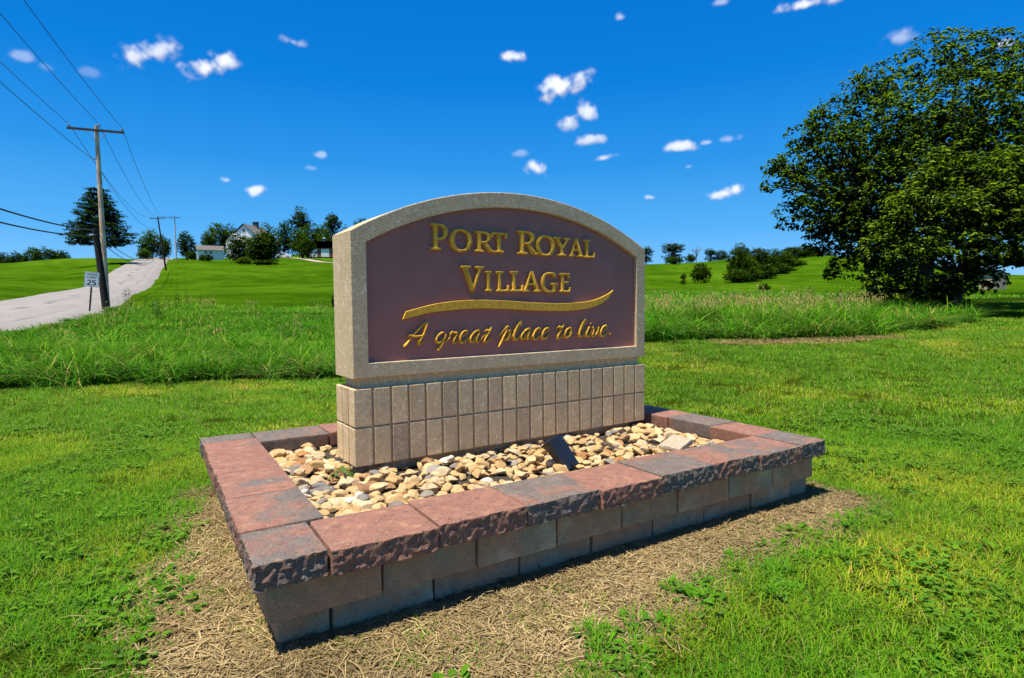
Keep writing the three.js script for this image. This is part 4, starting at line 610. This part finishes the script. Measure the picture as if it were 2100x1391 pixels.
tree('bush', 506, 138, 527, 36, 'pale green shrub under the dark trees by the house', undefined, 0, .1, 'shrub', 'shrub'); tree('darkbush', 548, 133, 533, 62, 'wide low dark shrub on the field under the tall tree', undefined, 0, .1, 'shrub', 'shrub');
tree('darkbush', 421, 152, 521, 18, 'clipped round shrub in front of the white garage', 'garage shrubs', 0, .1, 'shrub', 'shrub'); tree('darkbush', 432, 151, 520, 20, 'clipped round shrub in front of the white garage', 'garage shrubs', 0, .1, 'shrub', 'shrub');
tree('tall', 623, 232, 425, 46, 'tallest tree with an open top behind the farmstead'); tree('tall', 687, 236, 436, 40, 'dark open-topped tree behind the barn', undefined, 1); tree('dark', 590, 224, 450, 40, 'dark tree beside the tallest tree');
tree('round', 640, 222, 458, 62, 'greyish weeping tree below the tallest tree', undefined, 1); tree('round', 618, 196, 470, 46, 'bright tree in front of the weeping tree', undefined, 2); tree('dark', 634, 178, 487, 44, 'small dark tree on the drive beside the barn', undefined, 1); tree('round', 672, 218, 470, 40, 'bright tree over the barn roof', undefined, 0); tree('dark', 668, 230, 460, 50, 'dark tree behind the barn roof', undefined, 0);
tree('dark', 744, 236, 447, 44, 'dark tree peeping over the shoulder of the sign', undefined, 0); tree('dark', 712, 232, 462, 40, 'dark tree close behind the arch of the sign', undefined, 1); tree('darkbush', 688, 40, 622, 18, 'small dark bush beside the edge of the sign', undefined, 0, .1, 'shrub', 'shrub');
tree('darkbush', 692, 150, 546, 8, 'tiny shrub on the field below the barn', undefined, 0, .1, 'shrub', 'shrub');
for (const [px, py, w, k] of [[8, 516, 40, 0], [45, 514, 36, 1], [72, 506, 44, 0], [108, 506, 70, 1], [30, 524, 40, 1], [135, 512, 34, 0]]) tree('dark', px, 215, py, w, 'dark tree of the wood beyond the grassy bank', 'trees beyond the bank', k, .2);
// trees over the field on the other side of the sign
tree('tall', 1326, 225, 505, 30, 'thin tree close behind the edge of the sign'); tree('tall', 1380, 214, 498, 56, 'open-topped tree alone on the field crest', undefined, 1); tree('darkbush', 1381, 210, 526, 42, 'dense bush at the foot of the lone tree on the crest', undefined, 0, .1, 'shrub', 'shrub');
tree('darkbush', 1415, 246, 520, 26, 'bush below the bare dead tree', undefined, 0, .1, 'shrub', 'shrub'); tree('tall', 1457, 246, 510, 34, 'thin dark tree beside the bare dead tree', undefined, 0); tree('dark', 1478, 246, 513, 34, 'small round tree on the crest near the bare dead tree', undefined, 0);
tree('darkbush', 1437, 112, 535, 48, 'grey-green spreading bush alone on the field', undefined, 0, .1, 'shrub', 'shrub'); tree('tall', 1401, 108, 560, 16, 'small sapling beside the spreading bush', undefined, 0);
const hedge = [[1512, 108, 505, 40, 'dark', 0], [1532, 112, 520, 44, 'round', 1], [1518, 122, 498, 34, 'tall', 0], [1556, 118, 506, 36, 'tall', 1], [1572, 124, 522, 42, 'dark', 1], [1590, 134, 508, 36, 'dark', 0], [1606, 142, 514, 44, 'round', 0], [1620, 156, 506, 34, 'tall', 1], [1636, 166, 510, 40, 'dark', 1], [1652, 182, 502, 36, 'round', 2], [1668, 196, 506, 34, 'dark', 0], [1688, 214, 514, 34, 'round', 1], [1508, 104, 548, 44, 'darkbush', 0], [1536, 107, 545, 50, 'darkbush', 0], [1566, 116, 540, 50, 'darkbush', 0], [1596, 130, 538, 44, 'darkbush', 0], [1626, 150, 532, 44, 'darkbush', 0], [1658, 180, 526, 40, 'darkbush', 0]];
hedge.forEach(([px, d, py, w, kind, k]) => tree(kind, px, d, py, w * 1.35, { darkbush: 'low bushy shrub under the hedgerow climbing the field', dark: 'dense dark tree of the hedgerow climbing the field', round: 'leafy mid-green tree of the hedgerow climbing the field', tall: 'thin open-topped tree of the hedgerow climbing the field' }[kind], { darkbush: 'shrubs', dark: 'dark trees', round: 'leafy trees', tall: 'thin trees' }[kind] + ' of the hedgerow', k, .4, kind === 'darkbush' ? 'shrub' : 'tree', kind === 'darkbush' ? 'shrub' : 'tree'));
tree('darkbush', 1568, 76, 580, 28, 'round dark bush low on the field below the hedgerow', undefined, 0, .1, 'shrub', 'shrub');
for (const [px, d, py, w] of [[1915, 110, 560, 60], [1960, 112, 562, 50], [2000, 114, 563, 36]]) tree('dark', px, d, py, w, 'dark tree on the slope seen under the great tree', 'trees on the slope under the canopy', 0, .5);
// bare dead tree
{
  const d = 244, [x, z] = row(1427, d), h = hTo(1427, d, 505), t = thing('dead_tree', 'bare dead tree with forked grey branches on the crest', 'tree', [x, T(x, z), z]), L = [];
  part(t, 'trunk', limb(V3(0, -.3, 0), V3(.3, h * .5, 0), .22, .13, .03), M({ color: rgb(.2, .18, .16) }));
  for (let i = 0; i < 9; i++) { const a = i * .7, e = V3(Math.cos(a) * rr(.6, 2.4), h * rr(.72, 1), Math.sin(a) * 1.5), s = V3(.25, h * rr(.3, .5), 0); L.push(limb(s, e, .11, .03, .12, 5, 5)); for (let k = 0; k < 3; k++) L.push(limb(s.clone().lerp(e, rr(.4, .8)), e.clone().add(V3(rr(-1, 1), rr(-.3, .8), rr(-.6, .6))), .05, .02, .1, 4, 4)); }
  part(t, 'branches', merge(L), M({ color: rgb(.2, .18, .16) }), 'stuff');
}

// ---------------------------------------------------------------- poles and wires
const wood = M({ map: colorTex(512, (i) => { const y = Math.floor(i / 512), x = i % 512, j = ((y >> 3) * N1 + x * 2), k = y * 2 * N1 + x * 2; return mul3(mix3([.74, .55, .35], [.44, .29, .17], .8 * sstep(mid[j], .45, .65)), .75 + .4 * fine[k] + .2 * (big[k] - .5)); }, 1.4), roughness: .95 });
const tarred = M({ color: rgb(.012, .0095, .008), roughness: .95 }), greyWood = M({ map: barkTex, color: rgb(1.15, 1.15, 1.1) }), steel = M({ color: rgb(.35, .36, .37), metalness: .7, roughness: .5 }), cable = M({ color: rgb(.012, .012, .013), roughness: .6 }), glassy = M({ color: rgb(.30, .33, .36), roughness: .25 });
const lineDir = V3(.454, 0, 1).normalize(), armDir = V3(1, 0, -.454).normalize(), armTurn = Math.atan2(.454, 1);
function utilityPole(px, d, pyBase, pyTop, lean, mat, label, arm = 2.75) {
  const [x, z] = row(px, d), y = T(x, z), h = hTo(px, d, pyTop), t = thing('utility_pole', label, 'utility pole', [x, y, z]);
  const g = new THREE.CylinderGeometry(.105, .165, h + .6, 14, 8); g.translate(0, (h + .6) / 2 - .6, 0); part(t, 'pole', boxUV(g), mat);
  const a = new THREE.Group(); a.name = 'crossarm'; a.position.set(0, h - .28, 0); a.rotation.y = armTurn; t.add(a);
  part(a, 'beam', boxUV(box(arm, .12, .10, 0, 0, .155)), greyWood);
  const ins = [-arm / 2 + .1, .12, arm / 2 - .1];
  ins.forEach((q) => part(a, 'insulator', new THREE.LatheGeometry([[0, 0], [.025, 0], [.025, .06], [.06, .07], [.065, .11], [.045, .125], [.05, .16], [.03, .19], [0, .2]].map(([r, yy]) => new THREE.Vector2(r, yy)), 12).translate(q, q === .12 ? .25 : .06, q === .12 ? 0 : .155), glassy));
  for (const s of [-1, 1]) part(a, 'brace', new THREE.TubeGeometry(new THREE.LineCurve3(V3(s * .55, -.06, .20), V3(s * .06, -.62, .17)), 1, .018, 6), steel);
  part(t, 'bracket', new THREE.CylinderGeometry(.03, .03, .22, 8).rotateZ(Math.PI / 2).translate(-.18, h - 1.9, .05), steel);
  t.rotation.z = lean; t.updateMatrixWorld(true);
  return { ends: ins.map((q) => V3(q, (q === .12 ? .43 : .24), q === .12 ? 0 : .155).applyMatrix4(a.matrixWorld)), low: V3(-.28, h - 1.9, .05).applyMatrix4(t.matrixWorld), t, h };
}
const p1 = utilityPole(221, 34.6, 632, 266, .012, wood, 'near wooden utility pole with crossarm beside the road');
const p2 = utilityPole(345, 108, 557, 446, .115, tarred, 'dark leaning utility pole halfway up the road', 2.5), p3 = utilityPole(367, 150, 532, 446, 0, wood, 'farther upright utility pole near the crest of the road', 2.6);
function wire(name, a, b, sag, r, label, cat, group) { const pts = []; for (let i = 0; i <= 24; i++) { const t = i / 24, p = a.clone().lerp(b, t); p.y -= 4 * sag * t * (1 - t); pts.push(p); } const m = new THREE.Mesh(new THREE.TubeGeometry(new THREE.CatmullRomCurve3(pts), 40, r, 5), cable); return top(m, name, label, cat, group); }
const nearEnd = (p, dx, dy, dd) => p.clone().add(V3(dx, dy, dd));
p1.ends.forEach((e, i) => { wire('power_line', nearEnd(e, 19.3, .4, 42.6), e, .75, .013, 'black power line running overhead from the near pole towards the lawn', 'power line', 'overhead power lines'); wire('power_line', e, p2.ends[i], 1.5, .016, 'black power line between the near pole and the leaning pole', 'power line', 'power lines up the road'); wire('power_line', p2.ends[i], p3.ends[i], .5, .02, 'thin power line between the two far poles', 'power line', 'power lines at the crest'); });
wire('power_line', nearEnd(p1.low, 19.3, .3, 42.6), p1.low, .7, .014, 'lower black power line joined to the side of the near pole', 'power line'); wire('power_line', p1.low, p2.low, 1.6, .016, 'lower black power line up to the leaning pole', 'power line');
// cut-off tarred pole beside the near pole
{
  const d = 32.5, [x, z] = row(219, d), h = hTo(206, d, 470), t = thing('pole_stub', 'short black cut-off pole leaning beside the wooden utility pole', 'pole', [x, T(x, z), z]); t.rotation.z = .088;
  part(t, 'pole', new THREE.CylinderGeometry(.15, .19, h + .5, 14).translate(0, (h + .5) / 2 - .5, 0), tarred); part(t, 'bracket', new THREE.CylinderGeometry(.03, .03, .4, 8).rotateZ(Math.PI / 2).translate(-.1, h - .35, .12), steel); t.updateMatrixWorld(true);
  const hi = V3(0, h - .12, .1).applyMatrix4(t.matrixWorld), lo = V3(-.05, h - .42, .1).applyMatrix4(t.matrixWorld);
  wire('telephone_cable', nearEnd(hi, 19.3, .4, 42.6), hi, 1.25, .032, 'upper thick telephone cable tied to the cut-off black pole', 'cable'); wire('telephone_cable', nearEnd(lo, 19.3, .2, 42.6), lo, 1.35, .03, 'lower thick telephone cable tied to the cut-off black pole', 'cable');
  const q = p2.t.localToWorld(V3(0, p2.h * .5, 0)); wire('telephone_cable', hi, q, 2.3, .024, 'telephone cable sagging from the cut-off pole up the road', 'cable', 'telephone cables up the road'); wire('telephone_cable', lo, q.clone().add(V3(0, -.5, 0)), 2.4, .024, 'telephone cable sagging from the cut-off pole up the road', 'cable', 'telephone cables up the road');
}
// speed limit sign
{
  const d = 30, [x, z] = row(185, d), h = hTo(193, d, 562), t = thing('speed_limit_sign', 'white speed limit 25 sign on a black post beside the road', 'road sign', [x, T(x, z), z], .48); t.rotation.z = -.10;
  part(t, 'post', box(.07, h + .4, .05, 0, h / 2 - .25, -.035), tarred);
  const c = document.createElement('canvas'); c.width = 240; c.height = 300; const k = c.getContext('2d'); k.fillStyle = '#e9ebe8'; k.fillRect(0, 0, 240, 300); k.strokeStyle = '#161616'; k.lineWidth = 5; k.strokeRect(9, 9, 222, 282); k.fillStyle = '#141414'; k.textAlign = 'center'; k.font = 'bold 58px sans-serif'; k.fillText('SPEED', 120, 72); k.fillText('LIMIT', 120, 132); k.font = 'bold 150px sans-serif'; k.fillText('25', 120, 268);
  const tex = new THREE.CanvasTexture(c); tex.colorSpace = THREE.SRGBColorSpace;
  const pl = new THREE.BoxGeometry(.62, .76, .006); part(t, 'plate', pl.translate(0, h - .38, 0), [1, 1, 1, 1, 0, 1].map((q) => (q ? steel : M({ map: tex, roughness: .5 }))));
  for (const yy of [-.1, -.66]) part(t, 'bolt', new THREE.CylinderGeometry(.012, .012, .01, 8).rotateX(Math.PI / 2).translate(0, h + yy, .007), steel);
}

// ---------------------------------------------------------------- buildings
const white = M({ color: rgb(.74, .75, .76), roughness: .7 }), roofGrey = M({ color: rgb(.13, .115, .105), roughness: .95, map: barkTex.clone() }), roofBlue = M({ color: rgb(.42, .47, .54), roughness: .55 }), brickRed = M({ color: rgb(.23, .075, .05) }), pane = M({ color: rgb(.02, .025, .03), roughness: .12 }), beige = M({ color: rgb(.46, .34, .25) }), darkTrim = M({ color: rgb(.05, .05, .055) });
roofGrey.map = null;
function gable(w, dp, e, r) { const s = new THREE.Shape([[-w / 2, 0], [w / 2, 0], [w / 2, e], [0, r], [-w / 2, e]].map(([x, y]) => new THREE.Vector2(x, y))); return new THREE.ExtrudeGeometry(s, { depth: dp, bevelEnabled: false }).translate(0, 0, -dp / 2); }
function roofOf(parent, w, dp, e, r, mat, o = .35, th = .16) { const a = Math.atan2(r - e, w / 2), L = (w / 2 + o) / Math.cos(a); for (const s of [-1, 1]) part(parent, 'roof', box(L, th, dp + 2 * o, L / 2, th / 2 + .01, 0).rotateZ(-a).translate(0, r, 0).applyMatrix4(new THREE.Matrix4().makeScale(s, 1, 1)), mat); }
function roofFix(g) { return g; }
function win(parent, x, y, z, w, h, turn = 0) { const g = new THREE.Group(); g.name = 'window'; g.position.set(x, y, z); g.rotation.y = turn; parent.add(g); part(g, 'frame', merge([box(w + .2, .1, .1, 0, h / 2 + .05, 0), box(w + .2, .1, .1, 0, -h / 2 - .05, 0), box(.1, h, .1, -w / 2 - .05, 0, 0), box(.1, h, .1, w / 2 + .05, 0, 0)]), white); part(g, 'pane', box(w, h, .04, 0, 0, -.01), pane); }
{ // white gabled house behind the trees
  const d = 196, [x, z] = row(527, d), ridge = hTo(527, d, 466), t = thing('white_house', 'white gabled house with a dark chimney behind the dense trees', 'house', [x, T(x, z), z], -.15), w = 10.5, e = ridge - 4.6;
  part(t, 'wall', gable(w, 11, e, ridge), white); roofOf(t, w, 11, e, ridge, roofGrey, .45); part(t, 'chimney', merge([box(1.5, 1.8, 1, .1, ridge + .4, -1), box(1.8, .3, 1.2, .1, ridge + 1.35, -1)]), darkTrim); win(t, 0, ridge - 2.1, 5.56, .8, 1); win(t, -2, e - 1.4, 5.56, 1, 1.7); win(t, 2, e - 1.4, 5.56, 1, 1.7);
  part(t, 'porch', gable(5, 2.2, e - 1.2, e + 1.4).translate(-2.4, 0, 6.7), white);
}
{ // white garage
  const d = 172, [x, z] = row(436, d), ridge = hTo(436, d, 506), t = thing('white_garage', 'small white garage with a grey gabled roof beside the road crest', 'garage', [x, T(x, z), z], -1.05), w = 4.6, e = ridge - 1.35;
  part(t, 'wall', gable(w, 6.6, e, ridge), white); roofOf(t, w, 6.6, e, ridge, roofGrey, .3); part(t, 'door', box(1.0, 2.0, .08, -.9, 1.0, 3.34), M({ color: rgb(.45, .46, .47) })); win(t, w / 2 + .04, e - .7, 1.2, .7, .6, Math.PI / 2); win(t, w / 2 + .04, e - .7, -.1, .7, .6, Math.PI / 2); win(t, .9, e - .6, 3.34, .7, .8);
}
{ // brick barn with pale doors
  const d = 200, [x, z] = row(668, d), ridge = hTo(668, d, 497), t = thing('brick_barn', 'red brick barn with pale blue metal roof and two white doors', 'barn', [x, T(x, z), z], .06), w = 9, e = ridge - 2.4;
  part(t, 'wall', gable(w, 9.4, e, ridge).rotateY(Math.PI / 2), brickRed); const rg = new THREE.Group(); rg.name = 'roof_cover'; rg.rotation.y = Math.PI / 2; t.add(rg); roofOf(rg, w, 9.4, e, ridge, roofBlue, .35);
  for (const q of [-2.3, 1.6]) { const dr = part(t, 'door', box(2.6, 2.6, .1, q, 1.3, w / 2 + .06), white); part(dr, 'handle', box(.1, .3, .08, q + .9, 1.2, w / 2 + .14), darkTrim); }
  part(t, 'cupola', merge([box(.9, .9, .9, .2, ridge + .5, 0), new THREE.ConeGeometry(.85, .7, 4).rotateY(.785).translate(.2, ridge + 1.3, 0)]), M({ color: rgb(.12, .2, .17) }));
}
{ // beige building under the tree
  const d = 84, [x, z] = row(2034, d), h = hTo(2034, d, 556), t = thing('beige_shed', 'plain beige building on the slope seen under the great tree', 'shed', [x, T(x, z), z], .25); part(t, 'wall', gable(2.6, 1.8, h * .8, h), beige); roofOf(t, 2.6, 1.8, h * .8, h, roofGrey, .15, .1); part(t, 'door', box(.8, 1.5, .08, .5, .75, .94), M({ color: rgb(.3, .25, .2) }));
}
{ // white porch of the house
  const d = 176, [x, z] = row(477, d), t = thing('white_pergola', 'white arched garden pergola beside the dark round tree', 'pergola', [x, T(x, z), z], .1); for (const q of [-.8, .8]) for (const r of [-.6, .6]) part(t, 'post', box(.18, 3.2, .18, q, 1.6, r), white); part(t, 'beam', box(2.2, .25, 1.6, 0, 3.3, 0), white);
}
{ // pale parked car on the drive
  const d = 182, [x, z] = row(586, d), t = thing('parked_car', 'white car parked on the drive between the trees', 'car', [x, T(x, z), z], .2); const s = new THREE.Shape([[-2.2, .35], [2.2, .35], [2.2, .85], [1.2, 1.0], [.7, 1.5], [-1.2, 1.5], [-2.1, .95]].map(([a, b]) => new THREE.Vector2(a, b)));
  part(t, 'body', new THREE.ExtrudeGeometry(s, { depth: 1.6, bevelEnabled: true, bevelSize: .06, bevelThickness: .06, bevelSegments: 2 }).translate(0, 0, -.8), white); part(t, 'window', box(1.5, .36, 1.76, -.25, 1.24, 0), pane); for (const a of [-1.35, 1.35]) for (const b of [-.82, .82]) part(t, 'wheel', new THREE.CylinderGeometry(.33, .33, .2, 14).rotateX(Math.PI / 2).translate(a, .33, b), darkTrim);
}
{ // the farm drive
  const pts = [[690, 150], [672, 162], [640, 172], [604, 180], [570, 182]].map(([px, d]) => { const [x, z] = row(px, d); return V3(x, 0, z); }), c = new THREE.CatmullRomCurve3(pts), pos = [], idx = []; for (let i = 0; i <= 60; i++) { const p = c.getPointAt(i / 60), t = c.getTangentAt(i / 60); for (const s of [-1.6, 1.6]) { const X = p.x - t.z * s, Z = p.z + t.x * s; pos.push(X, T(X, Z) + .15, Z); } if (i < 60) { const a = i * 2; idx.push(a, a + 1, a + 2, a + 1, a + 3, a + 2); } }
  const g = new THREE.BufferGeometry(); g.setAttribute('position', new THREE.Float32BufferAttribute(pos, 3)); g.setIndex(idx); g.computeVertexNormals(); if (g.attributes.normal.getY(0) < 0) { g.index.array.reverse(); g.computeVertexNormals(); } setting('path', g, M({ color: rgb(.34, .29, .2) }));
}
// tall weeds by the poles at the far edge of the long grass
{
  const stalk = (h) => { const o = bag(); for (let s = 0; s < 5; s++) { const a = rnd() * 6.28, r = .15 * rnd(), x = r * Math.cos(a), z = r * Math.sin(a), H = h * rr(.6, 1); blade(o, x, 0, z, H, .008, a, .1, [.06, .11, .02], 3); for (let k = 0; k < 14; k++) leaf(o, x, H * rr(.1, 1), z, rr(.10, .2), rr(.02, .04), rnd() * 6.28, rr(-.1, .6), mix3([.035, .09, .012], [.08, .16, .02], rnd()), .4); } return bagGeo(o); };
  const geos = [stalk(1.1), stalk(.9), stalk(1.3)];
  for (const [px, d, s] of [[262, 34, 1.2], [300, 33, .7], [318, 27, 1], [325, 25, 1.0], [345, 36, .7], [365, 38, 1.25], [386, 37, .8], [412, 36, .8], [438, 36, .85], [470, 35, .6], [520, 36, .7], [565, 35, .6], [600, 36, .55], [640, 36, .7], [1505, 33, .8], [1660, 30, 1.1], [1640, 32, .8]]) { const [x, z] = row(px, d), t = thing('tall_weed', px > 1000 ? 'tall leafy weed rising from the grass near the great tree' : 'tall leafy weed at the far edge of the long grass', 'weed', [x, T(x, z) - .05, z], rnd() * 6, px > 1000 ? 'weeds near the great tree' : 'weeds at the edge of the long grass'); t.scale.setScalar(s * .95); part(t, 'foliage', pick(geos), lawnMat); }
}
renderer.render(scene, camera);
